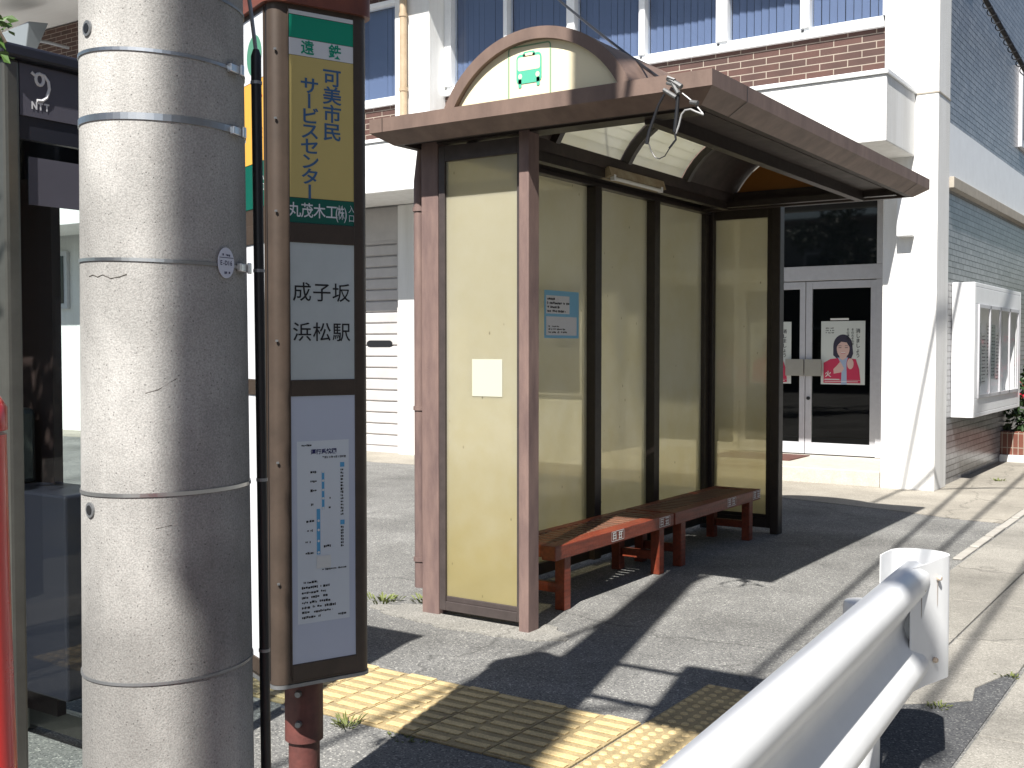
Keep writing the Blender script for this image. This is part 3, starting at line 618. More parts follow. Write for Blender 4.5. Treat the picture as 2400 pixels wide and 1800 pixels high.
# glazing
def panel_y(x0, x1, y, zg0, zg1, zb):
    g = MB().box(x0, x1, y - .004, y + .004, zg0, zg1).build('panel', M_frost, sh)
    f = MB(); f.box(x0 - .045, x0, y - .022, y + .022, zb, zg1 + .09); f.box(x1, x1 + .042, y - .022, y + .022, zb, zg1 + .09)
    f.box(x0, x1, y - .022, y + .022, zg1, zg1 + .09); f.box(x0, x1, y - .022, y + .022, zb, zg0 - .03); f.box(x0, x1, y - .014, y + .014, zg0 - .03, zg0)
    f.build('panel_frame', M_bronze if y > 8 else mat('weathered_bronze', (.07, .055, .052), .5, var=.4, vscale=10), g, bevel=.003)
panel_y(-3.975, -3.466, 5.215, .125, 2.69, .04)
panel_y(-3.98, -3.50, 9.13, .16, 2.715, .045)
bx = -4.06
yb = [5.315, 6.115, 7.045, 7.995, 9.08]
for i in range(4):
    y0 = yb[i] + (.0 if i == 0 else .05); y1 = yb[i + 1] - (.05 if i < 3 else .09)
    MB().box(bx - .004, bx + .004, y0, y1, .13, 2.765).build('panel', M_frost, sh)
fr = MB()
for i in (1, 2, 3): fr.box(bx - .04, bx + .075, yb[i] - .048, yb[i] + .048, .05, 2.765)
fr.box(bx - .04, bx + .04, 8.992, 9.078, .05, 2.765)
fr.box(bx - .05, bx + .06, 5.312, 9.078, 2.767, 2.80); fr.box(bx - .04, bx + .03, 5.312, 9.078, 2.80, 2.855)
ys = [(5.312, yb[1] - .05), (yb[1] + .05, yb[2] - .05), (yb[2] + .05, yb[3] - .05), (yb[3] + .05, 8.99)]
for a, b in ys: fr.box(bx - .03, bx + .03, a, b, .05, .13)
fr.build('mullions', M_bronze, sh, bevel=.004)
# roof: fascia ring, bevelled soffit ring, flat decks, vault
rx0, rx1, ry0, ry1 = -4.315, -2.17, 4.92, 9.11
zf0, zf1, zi = 2.845, 2.924, 2.78
ro = MB()
def ring(o, i, zo, zz, flip=False):
    a = [(o[0], o[2], zo), (o[1], o[2], zo), (o[1], o[3], zo), (o[0], o[3], zo)]; b = [(i[0], i[2], zz), (i[1], i[2], zz), (i[1], i[3], zz), (i[0], i[3], zz)]
    fs = [(k, (k + 1) % 4, 4 + (k + 1) % 4, 4 + k) for k in range(4)]
    if flip: fs = [f[::-1] for f in fs]
    ro.add(a + b, fs)
O_ = (rx0, rx1, ry0, ry1); I1 = (rx0 + .10, rx1 - .10, ry0 + .10, ry1 - .10); I2 = (rx0 + .15, rx1 - .15, ry0 + .14, ry1 - .14)
VX0, VX1 = -3.76, -2.68
VO = (VX0, VX1, ry0 + .16, ry1 - .14)
ring(O_, O_, zf0, zf1); ro.use(0)
ring(O_, I1, zf0, zi, True)
ring(O_, VO, zf1, zf1 - .01)
roof = ro.build('roof', [M_fascia], sh)
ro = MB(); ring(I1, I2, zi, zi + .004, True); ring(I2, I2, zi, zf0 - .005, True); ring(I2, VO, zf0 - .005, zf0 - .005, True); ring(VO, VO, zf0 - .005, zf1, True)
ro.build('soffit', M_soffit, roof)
sm = MB()
for yy in (5.35, 8.72): sm.box(rx1 - .001, rx1 + .0015, yy, yy + .006, zf0, zf1)
sm.box(-4.22, -4.216, ry0 - .0015, ry0 + .001, zf0, zf1)
for yy in (5.35, 8.72): sm.prism([(rx1 + .001, yy, zf0 - .001), (rx1 - .10, yy, zi - .001), (rx1 - .10, yy + .006, zi - .001), (rx1 + .001, yy + .006, zf0 - .001)], (0, 0, -.0015))
sm.build('seam', M_bronze, roof)
bm_ = MB(); bm_.box(VX1 + .0, VX1 + .06, ry0 + .30, ry1 - .2, 2.765, 2.838); bm_.box(VX0 - .07, VX0 - .01, ry0 + .30, ry1 - .2, 2.775, 2.838)
bm_.box(-4.0, rx1 - .2, 5.15, 5.29, 2.79, 2.838); bm_.box(-4.0, rx1 - .2, 8.86, 8.92, 2.79, 2.838)
bm_.build('ceiling_beam', M_bronze, roof)
gl_ = MB(); gl_.box(-3.30, rx1 - .16, 5.16, 5.20, 2.812, 2.842); gl_.box(-3.30, rx1 - .3, 5.205, 5.225, 2.80, 2.82)
gl_.build('inner_rail', mat('pale_rail', (.30, .24, .16), .5, c2=(.08, .06, .05), vscale=6, m=.4, stretch=(1, 1, 1)), roof)
# vault arc: x half-width .585 , springing z 2.95, crown z 3.305
cxv, hw, zs, rise = -3.20, .58, 2.93, .355
RV = (hw * hw + rise * rise) / (2 * rise); czv = zs + rise - RV; a_max = math.asin(hw / RV)
def arc(a, dr=0): return (cxv + (RV + dr) * math.sin(a), czv + (RV + dr) * math.cos(a))
vt = MB(); NA = 28
def shell(mb, a0, a1, y0, y1, d0, d1, n=16):
    for i in range(n):
        t0 = a0 + (a1 - a0) * i / n; t1 = a0 + (a1 - a0) * (i + 1) / n
        A, B, C_, D = arc(t0, d0), arc(t1, d0), arc(t1, d1), arc(t0, d1)
        mb.prism([(A[0], y0, A[1]), (B[0], y0, B[1]), (C_[0], y0, C_[1]), (D[0], y0, D[1])], (0, y1 - y0, 0))
shell(vt, -a_max, a_max, 4.935, 5.01, -.062, 0, NA)       # front rim
shell(vt, a_max * .05, a_max, 5.01, 9.03, -.03, -.002)     # right-hand metal half
shell(vt, -a_max, a_max * .05, 5.01, 6.02, -.03, -.002); shell(vt, -a_max, a_max * .05, 7.98, 9.03, -.03, -.002)
vt.build('vault', M_fascia, roof)
vl = MB(); shell(vl, a_max * .05, a_max, 5.01, 9.0, -.036, -.031); shell(vl, -a_max, a_max * .05, 5.01, 6.0, -.036, -.031); shell(vl, -a_max, a_max * .05, 7.99, 9.0, -.036, -.031); vl.build('vault_shade_shell', M_soffit, roof)  # darker inner shell added to put shade into the vault's inside colour
for y0, y1 in ((6.05, 6.95), (7.03, 7.95)):
    v_ = MB(); shell(v_, -a_max, a_max * .05, y0, y1, -.02, -.012, 10); v_.build('skylight', M_frostw, roof)
for yy in (6.02, 6.99, 7.965):
    v_ = MB(); shell(v_, -a_max, a_max, yy - .025, yy + .025, -.085, -.032 if yy != 6.99 else .0, 16); v_.build('rib', M_bronze, roof)
gb = MB(); pts = [arc(-a_max + 2 * a_max * i / 30, -.058) for i in range(31)]
gb.prism([(p[0], 4.97, max(p[1], 2.925)) for p in pts], (0, .03, 0)); gable = gb.build('gable_sign', M_cream, roof)
gb = MB(); gb.prism([(p[0], 8.98, max(p[1], 2.925)) for p in pts], (0, .03, 0)); gb.build('far_gable', M_amber, roof)
# bus pictogram
bg = MB(); yo = 4.9675
def G(x, z, k=0): return (x, yo - .0006 * k, z)
def rr_outline(mb, x0, x1, z0, z1, r, t, k, skew=0):
    P = []
    for cx_, cz_, a0 in ((x1 - r, z1 - r, 0), (x0 + r, z1 - r, 90), (x0 + r, z0 + r, 180), (x1 - r, z0 + r, 270)):
        for i in range(6): P.append((cx_ + r * math.cos(R(a0 + 18 * i)), cz_ + r * math.sin(R(a0 + 18 * i)), cx_ + (r - t) * math.cos(R(a0 + 18 * i)), cz_ + (r - t) * math.sin(R(a0 + 18 * i))))
    n = len(P)
    for i in range(n):
        a, b = P[i], P[(i + 1) % n]; mb.poly([G(a[0], a[1], k), G(b[0], b[1], k), G(b[2], b[3], k), G(a[2], a[3], k)])
def rr_fill(mb, x0, x1, z0, z1, r, k):
    P = []
    for cx_, cz_, a0 in ((x1 - r, z1 - r, 0), (x0 + r, z1 - r, 90), (x0 + r, z0 + r, 180), (x1 - r, z0 + r, 270)):
        for i in range(6): P.append(G(cx_ + r * math.cos(R(a0 + 18 * i)), cz_ + r * math.sin(R(a0 + 18 * i)), k))
    mb.poly(P)
bg.use(1); rr_outline(bg, -3.372, -3.10, 2.90, 3.208, .022, .008, 0)
bg.use(0); rr_fill(bg, -3.318, -3.158, 3.005, 3.16, .025, 1); rr_fill(bg, -3.275, -3.20, 3.14, 3.172, .012, 1)
bg.use(0); rr_fill(bg, -3.305, -3.285, 2.985, 3.03, .006, 1); rr_fill(bg, -3.19, -3.17, 2.985, 3.03, .006, 1)
bg.use(2); rr_fill(bg, -3.308, -3.168, 3.074, 3.145, .012, 2); rr_fill(bg, -3.262, -3.214, 3.150, 3.164, .005, 2)
bg.use(2).ellipse(G(-3.293, 3.045, 2), X, Z, .012, .014); bg.ellipse(G(-3.183, 3.045, 2), X, Z, .012, .014)
bg.build('pictogram', [mat('faded_green', (.08, .42, .28), .6), mat('faded_outline', (.20, .34, .20), .6), M_cream], gable)
# gutter pipe on the rear near corner
gp = MB(); gx, gy = -4.215, 5.26
gp.tube([(gx + .03, gy, 2.80), (gx, gy, 2.60), (gx, gy, .14)], .036, 14)
for z in (2.42, 1.22, .30): gp.tube([(gx, gy, z), (gx, gy, z + .025)], .043, 14)
gp.build('downpipe', M_brown, sh, smooth=True)
# fluorescent lamp inside
lm = thing('fluorescent_lamp', (-3.83, 7.1, 2.80), 'unlit fluorescent tube lamp on a rusty tray under the shelter roof', 'lamp')
MB().prism([(-3.86, 6.75, 2.83), (-3.80, 6.75, 2.77), (-3.72, 6.75, 2.79), (-3.74, 6.75, 2.852)], (0, .85, 0)).build('tray', mat('rusty_tray', (.34, .29, .2), .6, c2=(.2, .13, .07), vscale=14, m=.8), lm)
MB().tube([(-3.735, 6.82, 2.775), (-3.735, 7.52, 2.775)], .014, 12).build('tube', mat('glass_tube', (.75, .75, .72), .25), lm, smooth=True)
for yy in (6.79, 7.52): MB().box(-3.75, -3.72, yy, yy + .03, 2.76, 2.80).build('socket', M_whites, lm)
# papers on the panels
tag(MB().box(-3.788, -3.576, 5.2085, 5.2105, 1.318, 1.533).build('paper_notice', mat('blank_paper', (.52, .52, .42), .6), base=(-3.68, 5.209, 1.32)), 'blank square cream paper stuck on the near frosted side panel', 'notice')
ps = thing('poster', (bx + .006, 6.645, 1.665), 'blue-bordered rider notice on the back frosted panel above the bench', 'poster')
MB().box(bx + .0045, bx + .0065, 6.415, 6.876, 1.665, 1.995).build('sheet', mat('pale_blue_sheet', (.22, .50, .72), .5), ps)
ex, ez = -Y, Z     # facing +X: reading direction runs towards the camera-left, i.e. +Y is to the right
P0 = Vector((bx + .0075, 6.415, 1.665)); q = MB()
q.use(0).rect(P0, Y, Z, .02, .33, .17, .295); q.rect(P0, Y, Z, .02, .43, .02, .15)
q.build('text_box', M_whites, ps)
q = MB(); P1 = P0 + X * .001
for k, ln in enumerate((.14, .30, .16, .24)): q.marks(P1 + Y * .035 + Z * (.262 - k * .028), Y, Z, ln, .019, seed=70 + k)
for k, ln in enumerate((.14, .22, .25)): q.marks(P1 + Y * .05 + Z * (.075 - k * .02), Y, Z, ln, .014, seed=80 + k)
q.build('print', M_ink, ps)

# ------------------------------------------------------------------ benches under the roof
def bench(y0, y1, label, plates):
    t = thing('bench', (-3.63, (y0 + y1) / 2, 0), label, 'bench', 'wooden benches in the shelter')
    x0, x1 = -3.86, -3.45; zt = .412
    MB().box(x1 - .10, x1, y0, y1, zt - .088, zt).build('front_board', M_wood, t, bevel=.006)
    MB().box(x0, x0 + .07, y0, y1, zt - .075, zt - .002).build('rear_board', M_wood, t, bevel=.006)
    y = y0 + .008
    MB().box(x0 + .072, x1 - .102, y, y + .09, zt - .074, zt - .001).build('end_board', M_wood, t, bevel=.005)
    MB().box(x0 + .072, x1 - .102, y1 - .098, y1 - .008, zt - .074, zt - .001).build('end_board', M_wood, t, bevel=.005)
    y += .112
    while y + .05 < y1 - .10:
        MB().box(x0 + .072, x1 - .102, y, y + .05, zt - .03, zt - .003).build('slat', M_slat, t, bevel=.004); y += .078
    for xr in (x0 + .1, x1 - .15): MB().box(xr, xr + .04, y0 + .1, y1 - .1, zt - .072, zt - .032).build('under_rail', M_wood, t)
    for lx in (x1 - .085, x0 + .01):
        for ly in (y0 + .13, y1 - .20):
            MB().box(lx, lx + .07, ly, ly + .075, 0, zt - .08).build('leg', M_wood, t, bevel=.005)
    for ly in (y0 + .145, y1 - .185): MB().box(x0 + .085, x1 - .09, ly, ly + .045, .10, .16).build('stretcher', M_wood, t, bevel=.004)
    for k, (py, ph) in enumerate(plates):
        p = MB(); o = Vector((x1 + .0012, py, zt - .039)); wv, hv = .085, .033; lw = .004
        for a, b, c, d in ((-wv, wv, hv - lw, hv), (-wv, wv, -hv, -hv + lw), (-wv, -wv + lw, -hv, hv), (wv - lw, wv, -hv, hv)): p.rect(o, Y, Z, a, b, c, d)
        rq = random.Random(py)
        for cell in (-.04, .04):
            for i in range(3): zz = -.02 + i * .019 + rq.uniform(-.003, .003); p.rect(o, Y, Z, cell - .028, cell + .028 * rq.uniform(.4, 1), zz, zz + .007)
            for i in range(2): yy = cell - .022 + i * .03 + rq.uniform(-.006, .006); p.rect(o + X * .0004, Y, Z, yy, yy + .009, -.025, .025 * rq.uniform(.3, 1))
        p.build('sticker', M_stick, t)
bench(5.585, 7.20, 'near wooden bench with its front corner lit orange-red by the sun', [(6.36, 0), (7.05, 0)])
bench(7.225, 8.86, 'far wooden bench in shade at the end of the shelter', [(8.25, 0), (8.78, 0)])

# ================================================================== CONCRETE POLE
PC = (-2.0265, 1.6225); pr = lambda z: .1795 + (1.5 - z) / 150
po = thing('utility_pole', (PC[0], PC[1], 0), 'thick grey concrete utility pole with steel bands in front of the bus sign', 'utility pole')
MB().lathe(PC[0], PC[1], [(pr(z), z) for z in [0, .3, .6, .9, 1.2, 1.5, 1.8, 2.1, 2.4, 2.7, 3, 4, 5, 6, 7, 8, 9]], 64).build('shaft', M_conc, po, smooth=True)
fwd = Vector((-math.sin(R(33.964)), math.cos(R(33.964)), 0)); rgt = Vector((math.cos(R(33.964)), math.sin(R(33.964)), 0))
def pole_pt(ang, z, d=0):
    """point on the shaft; ang 0 faces the street, + to its right side"""
    a = R(ang); v = (-fwd) * math.cos(a) + rgt * math.sin(a); return Vector((PC[0], PC[1], z)) + v * (pr(z) + d), v
def band(z, h, tilt, mtl, t=.0025, name='band'):
    b = MB(); n = 64; vs = []; fs = []
    for i in range(n):
        q = 360 * i / n; zz = z + tilt * math.sin(R(q))
        for d, dz in ((.0003, -h / 2), (t, -h / 2), (t, h / 2), (.0003, h / 2)):
            p, v = pole_pt(q, zz + dz, d); vs.append(p)
    for i in range(n):
        for k in range(4): fs.append((i * 4 + k, ((i + 1) % n) * 4 + k, ((i + 1) % n) * 4 + (k + 1) % 4, i * 4 + (k + 1) % 4))
    b.add(vs, fs); return b.build(name, mtl, po)
band(2.215, .007, -.012, M_steel); band(2.078, .014, -.006, M_steel); band(1.782, .007, -.006, M_steel); band(1.292, .008, .004, M_steel); band(.895, .006, .006, M_galv); band(2.37, .006, -.03, M_galv); band(3.45, .05, 0, M_galv); band(4.1, .05, 0, M_galv)
def buckle(ang, z):
    p, v = pole_pt(ang, z, 0); u = v.cross(Z)
    b = MB(); b.obox(p, u, v, Z, -.02, .02, 0, .012, -.009, .009); b.obox(p + u * -.015, u, v, Z, -.006, .006, .012, .019, -.012, .012); b.build('buckle', M_steel, po, bevel=.002)
buckle(72, 2.203); buckle(80, 1.775); buckle(74, 2.07)
for z in (2.27, 1.255):
    p, v = pole_pt(-42, z, 0); b = MB(); u = v.cross(Z); n = 18
    ring_ = [(p + (u * math.cos(2 * math.pi * i / n) + Z * math.sin(2 * math.pi * i / n)) * .0165) for i in range(n)]
    b.use(0).prism([q - v * .004 for q in ring_], v * .0075); b.use(1).prism([p + (q - p) * .62 + v * .0036 for q in ring_], v * .0012)
    b.build('step_bolt_hole', [M_galv, M_black], po)
p, v = pole_pt(61, 1.782, .003); u = -(v.cross(Z)); u = Z.cross(v)
tg = MB(); n = 28; el = [p + u * .024 * math.cos(2 * math.pi * i / n) + Z * .033 * math.sin(2 * math.pi * i / n) for i in range(n)]
tg.use(0).prism(el, v * .002); q = p + v * .0026
tg.use(1).text('E-D16', q - u * .0155, u, Z, .014, sx=.85, off=.02, pitch=.62)
tg.use(1).marks(q - u * .012 + Z * .014, u, Z, .024, .006, 5); tg.marks(q - u * .012 - Z * .024, u, Z, .024, .006, 6); tg.rect(q, u, Z, -.021, .021, .0105, .0118)
tg.build('number_tag', [mat('tag_white', (.60, .62, .70), .4), mat('tag_ink', (.03, .03, .09), .5)], po)
# conduit on the right-hand side with clips
p0, v0 = pole_pt(106, 0, .02); cd = MB(); pts = []
for z in (0, .6, 1.2, 1.8, 2.1, 2.22): pp_, vv = pole_pt(106, z, .027); pts.append(pp_)
cd.tube(pts, .0118, 14); pp_, vv = pole_pt(106, 2.24, .027)
cd.tube([pts[-1], pts[-1] + Z * .04, pts[-1] + Z * .055], [.0118, .0118, .007], 14)
cd.build('conduit', M_black, po, smooth=True)
cb = MB(); a = pts[-1] + Z * .05; cb.tube([a, a + Z * .1 + rgt * .0 - rgt * .012, a + Z * .22 - rgt * .03, a + Z * .4 - rgt * .045], .0045, 8); cb.build('cable', M_galv, po, smooth=True)
for z in (2.20, 1.775, 1.297, .902):
    pp_, vv = pole_pt(106, z, .027); MB().tube([pp_ - Z * .0035, pp_ + Z * .0035], .0132, 14).build('clip', M_galv, po)
# hairline scratch and patched groove
cr = MB()
for seg in ([(-42, 1.75), (-37, 1.753), (-32, 1.748), (-27, 1.752), (-20, 1.744), (-13, 1.747), (-8, 1.752)],):
    cr.tube([pole_pt(a, z, .0002)[0] for a, z in seg],   .0011, 6)
cr.tube([pole_pt(a, z, .0)[0] for a, z in ((4, 1.505), (12, 1.512), (24, 1.535))], .0009, 5); cr.tube([pole_pt(a, z, .0)[0] for a, z in ((10, 1.222), (20, 1.228))], .0009, 5)
cr.build('crack', mat('crack_dark', (.10, .09, .08), .9), po)
# advertising board bracketed to the pole above the picture
ab = thing('pole_sign_board', (-1.25, 1.62, 3.25), 'plain white advertising board bracketed high on the concrete pole', 'sign board')
MB().box(-1.535, -.965, 1.59, 1.65, 3.22, 4.30).build('board', M_whites, ab, bevel=.01)
for z in (3.44, 4.09): MB().box(-1.87, -1.535, 1.60, 1.64, z, z + .03).build('bracket', M_galv, ab)

lpst = thing('street_lamp', (-.74, -3.0, 0), 'slim grey street lamp post standing at the kerb behind the viewer', 'street lamp')
MB().lathe(-.74, -3.0, [(.045, 0), (.04, 3), (.034, 6), (.03, 9)], 20).build('post', M_galv, lpst, smooth=True)
MB().tube([(-.74, -3.0, 8.95), (-.5, -3.0, 9.2), (.3, -3.0, 9.35)], .03, 8).build('arm', M_galv, lpst, smooth=True)
MB().box(-.806, -.674, -3.012, -2.988, 6.75, 8.8).build('shade_plate', M_whites, lpst)  # unseen plate added to shade the upper right side of the concrete pole
MB().obox((.5, -3.0, 9.36), X, Y, Z, -.3, .3, -.11, .11, -.05, .06).build('lamp_head', M_white2, lpst, bevel=.03)

# ================================================================== BUS STOP SIGN
d1 = Vector((.375, .927, 0)).normalized(); n1 = Vector((d1.y, -d1.x, 0)); d2 = -n1; n2 = -d1
S0 = Vector((-2.395, 2.302, 0)); SWD = .315; SC = S0 + d1 * SWD / 2 + d2 * SWD / 2
zb, zt = .595, 2.612
sg = thing('bus_stop_sign', (SC.x, SC.y, 0), 'tall brown box-shaped bus stop sign with yellow, white and bluish panels on a maroon post', 'bus stop sign')
def rr_plan(h, r, n=7):
    P = []
    for sx, sy, a0 in ((1, 1, 0), (-1, 1, 90), (-1, -1, 180), (1, -1, 270)):
        for i in range(n):
            a = R(a0 + 90 * i / (n - 1)); P.append((sx * (h - r) + r * math.cos(a), sy * (h - r) + r * math.sin(a)))
    return P
def plan3(P, z): return [SC + d1 * a + n1 * b + Z * z for a, b in P]
def rprism(mb, h, r, z0, z1): P = rr_plan(h, r); mb.prism(plan3(P, z0), Z * (z1 - z0)); return mb
hS = SWD / 2
bx_ = MB(); rprism(bx_, hS, .034, zb, zt); body = bx_.build('body', M_signbr, sg, smooth=True)
cp = MB(); rprism(cp, hS + .016, .05, zt - .004, zt + .10); P = rr_plan(hS + .016, .05); Q = rr_plan(hS - .03, .04)
a_ = plan3(P, zt + .10); b2 = plan3(Q, zt + .15); n = len(a_); cp.add(a_ + b2, [(i, (i + 1) % n, n + (i + 1) % n, n + i) for i in range(n)] + [tuple(range(n, 2 * n))])
cp.build('cap', M_cap, sg, smooth=True)
bt = MB(); rprism(bt, hS + .003, .036, zb - .012, zb - .0015); bt.build('bottom_trim', M_galv, sg)
for dv, nv in ((-d2, n2),):
    MB().obox(SC + nv * (hS + .0002), dv, nv, Z, .118, .1215, -.002, .0016, zb + .01, zt - .006).build('groove', M_black, body)
# face frames
def face(dirv, nrm, sheets, letters):
    """dirv: reading direction of the face, nrm: outward normal"""
    O = SC + nrm * (hS + .0005)
    g = MB(); s = .108
    g.obox(O, dirv, nrm, Z, -s - .0, -s + .004, 0, .004, zb + .02, zt - .01); g.obox(O, dirv, nrm, Z, s - .004, s, 0, .004, zb + .02, zt - .01)
    for z0, z1 in ((zb + .01, .652), (1.456, 1.503), (1.912, 1.969)): g.obox(O, dirv, nrm, Z, -s + .004, s - .004, 0, .005, z0, z1)
    g.build('face_frame', M_signbr, body, bevel=.0015)
    for nm, m, z0, z1 in sheets:
        MB().obox(O, dirv, nrm, Z, -s + .004, s - .004, -.001, .0012, z0, z1).build(nm, m, body)
    if letters: letters(O + nrm * .0022, dirv)
    # rivets on the corner
    for z in (.9, 1.26, 1.62, 2.0, 2.27, 2.47):
        c0 = O - dirv * (hS - .012) - nrm * .004; MB().obox(c0 + Z * z, dirv, nrm, Z, -.003, .003, 0, .006, -.003, .003).build('rivet', M_galv, body)
ui = .00141
def letters_main(O, e):
    def a(u): return (u - 753) * ui
    t = MB(); t.text('遠', O + e * a(550 + 507 / 2.963) + Z * 2.487, e, Z, .043, off=.022); t.text('鉄', O + e * a(550 + 693 / 2.963) + Z * 2.487, e, Z, .043, off=.022); t.build('lettering', M_green_ink, body)
    t = MB(); t.text('可美市民', O + e * a(550 + 672 / 2.963) + Z * 2.408, e, Z, .056, vertical=True, pitch=.96, off=.018, sx=1.12); t.text('サービスセンター', O + e * a(550 + 520 / 2.963) + Z * 2.376, e, Z, .052, vertical=True, pitch=.86, off=.018, sx=1.2); t.build('lettering', M_blue_ink, body)
    t = MB(); t.text('丸茂木工', O + e * a(550 + 415 / 2.963) + Z * 2.007, e, Z, .046, sx=.88, pitch=.98, off=.010)
    t.text('(', O + e * a(550 + 702 / 2.963) + Z * 2.007, e, Z, .05, sx=.7); t.text('株', O + e * a(550 + 730 / 2.963) + Z * 2.007, e, Z, .046, sx=.5, off=.006); t.text(')', O + e * a(550 + 760 / 2.963) + Z * 2.007, e, Z, .05, sx=.7)
    t.text('入口', O + e * a(550 + 803 / 2.963) + Z * 2.020, e, Z, .025, sx=.85, vertical=True, pitch=1.1); t.build('lettering', M_whites, body)
    t = MB(); t.text('成子坂', O + e * a(600 + 365 / 3.457) + Z * 1.765, e, Z, .060, pitch=1.03, off=.006, sx=1.03); t.text('浜松駅', O + e * a(600 + 365 / 3.457) + Z * 1.646, e, Z, .060, pitch=1.03, off=.006, sx=1.03); t.build('lettering', M_ink, body)
    # route diagram sheet
    pz = lambda v: 1.6 + (814 - v) * .001279
    s = MB(); s.rect(O - n1 * .0008, e, Z, a(692), a(812), pz(1462), pz(1033)); sheet = s.build('route_sheet', mat('route_paper', (.72, .76, .80), .3), body)
    t = MB(); t.text('運行系統図', O + e * a(729) + Z * pz(1059), e, Z, .0165, off=.03, sx=1.05, pitch=.98); t.build('title', mat('navy_ink', (.02, .02, .12), .5), sheet)
    t = MB(); t.text('平成20年4月1日現在', O + e * a(752) + Z * pz(1073), e, Z, .0075, off=.03, pitch=.95)
    t.marks(O + e * a(700) + Z * pz(1045), e, Z, .035, .006, 1)
    ypos = [(722, 1107, .02, 1), (722, 1128, .02, 1), (722, 1150, .02, 1), (760, 1170, .012, 0), (715, 1183, .02, 1), (760, 1193, .012, 0), (712, 1222, .026, 1), (714, 1244, .018, 1), (710, 1270, .026, 1), (710, 1297, .026, 1), (752, 1284, .03, 0)]
    for k, (u, v, ln, _) in enumerate(ypos): t.marks(O + e * a(u) + Z * (pz(v) - .004), e, Z, ln, .008, 20 + k)
    for k in range(8): t.marks(O + e * a(701) + Z * (pz(1366 + 11.7 * k) - .004), e, Z, (.05, .09, .078, .085, .092, .11, .1, .06)[k], .0085, 40 + k)
    t.marks(O + e * a(785) + Z * (pz(1450) - .004), e, Z, .028, .009, 61); t.marks(O + e * a(748) + Z * (pz(1338) - .004), e, Z, .08, .006, 62)
    for k in range(15): t.marks(O + e * a(792) + Z * (pz(1105 + 7.6 * k) - .004), e, Z, .009, .008, 100 + k, 1.0)
    for k in range(7): t.marks(O + e * a(792) + Z * (pz(1242 + 7.4 * k) - .004), e, Z, .009, .008, 130 + k, 1.0)
    t.build('print', M_ink, sheet)
    t = MB(); t.rect(O, e, Z, a(748), a(754), pz(1196), pz(1106)); t.rect(O, e, Z, a(736), a(744), pz(1302), pz(1194)); t.rect(O, e, Z, a(791), a(801), pz(1098), pz(1087)); t.rect(O, e, Z, a(791), a(801), pz(1236), pz(1225)); t.build('route_line', M_skyblue, sheet)
    t = MB(); Of = O + n1 * .0006
    for u, v in ((751, 1107), (751, 1128), (751, 1150), (751, 1170), (751, 1193), (740, 1222), (740, 1244), (740, 1270), (740, 1297)): MB().ellipse(Of + e * a(u) + Z * pz(v), e, Z, .0038, .0038, n=12).build('stop_mark', M_paper, sheet)
    t = MB(); t.rect(Of, e, Z, a(735), a(768), pz(1335), pz(1306)); t.build('blank_box', M_paper, sheet)
def letters_side(O, e):
    t = MB(); t.ellipse(O + e * .03 + Z * 2.475, e, Z, .06, .06); t.build('emblem', mat('emblem_green', (.08, .25, .16), .5), body)
    t = MB(); t.text('入口', O + e * .093 + Z * 2.105, e, Z, .026, sx=.9, vertical=True, pitch=1.1); t.build('lettering', M_whites, body)
    t = MB(); t.text('可美', O + e * .06 + Z * 2.32, e, Z, .07, vertical=True, off=.01); t.build('lettering', mat('red_ink', (.45, .08, .03), .5), body)
face(d1, n1, [('green_stripe', M_green_ink, 2.512, 2.578), ('white_strip', M_whites, 2.4615, 2.5105), ('yellow_panel', M_yel, 2.0445, 2.460), ('green_panel', M_greend, 1.97, 2.043), ('white_panel', mat('grey_white_sheet', (.56, .60, .60), .4, var=.12, vscale=6), 1.504, 1.911), ('notice_panel', M_bluep, .653, 1.455), ('white_edge', M_whites, 2.580, 2.592)], letters_main)
face(-d2, n2, [('white_strip', M_whites, 2.40, 2.592), ('orange_panel', M_orange, 2.155, 2.398), ('green_panel', M_greend, 2.02, 2.153), ('white_panel', M_whites, 1.504, 1.911), ('notice_panel', M_whites, .653, 1.455)], letters_side)
ps_ = MB(); ps_.lathe(SC.x, SC.y, [(.060, .365), (.060, .582)], 28); sl = ps_.build('sleeve', M_maroon, sg, smooth=True)
ps_ = MB(); ps_.lathe(SC.x, SC.y, [(.049, 0), (.049, .364)], 28); ps_.build('post', M_maroon, sg, smooth=True)
for ang, z in ((-5, .525), (-5, .43), (78, .56), (-100, .46)):
    a = R(ang); v_ = (-fwd) * math.cos(a) + rgt * math.sin(a); p_ = SC + v_ * .058 + Z * z; MB().tube([p_, p_ + v_ * .008, p_ + v_ * .016], [.011, .011, .009], 8).build('bolt', M_galv, sl)

# ================================================================== PHONE BOOTH
bx0, bx1, by0, by1 = -4.29, -3.335, 2.05, 2.715
bt_ = thing('phone_booth', ((bx0 + bx1) / 2, (by0 + by1) / 2, 0), 'glass telephone booth with metal corner posts and a dark roof behind the concrete pole', 'phone booth')
for (a, b) in ((bx0, by0), (bx1 - .06, by0), (bx0, by1 - .055), (bx1 - .06, by1 - .055)):
    MB().box(a, a + .06, b, b + .055, 0, 2.53).build('post', M_booth, bt_, bevel=.012)
rf = MB(); rf.box(bx0 - .02, bx1 + .02, by0 - .02, by1 + .02, 2.53, 2.575); rf.build('roof', M_boothd, bt_, bevel=.01)
hd = MB(); hd.box(bx0 + .06, bx1 - .06, by0 + .0, by0 + .03, 2.28, 2.53); hd.box(bx0 + .06, bx1 - .06, by1 - .03, by1, 2.28, 2.53); hd.box(bx0, bx0 + .03, by0 + .055, by1 - .055, 2.28, 2.53); hd.box(bx1 - .04, bx1 - .012, by0 + .055, by1 - .055, 2.28, 2.53)
head = hd.build('header', M_boothd, bt_)
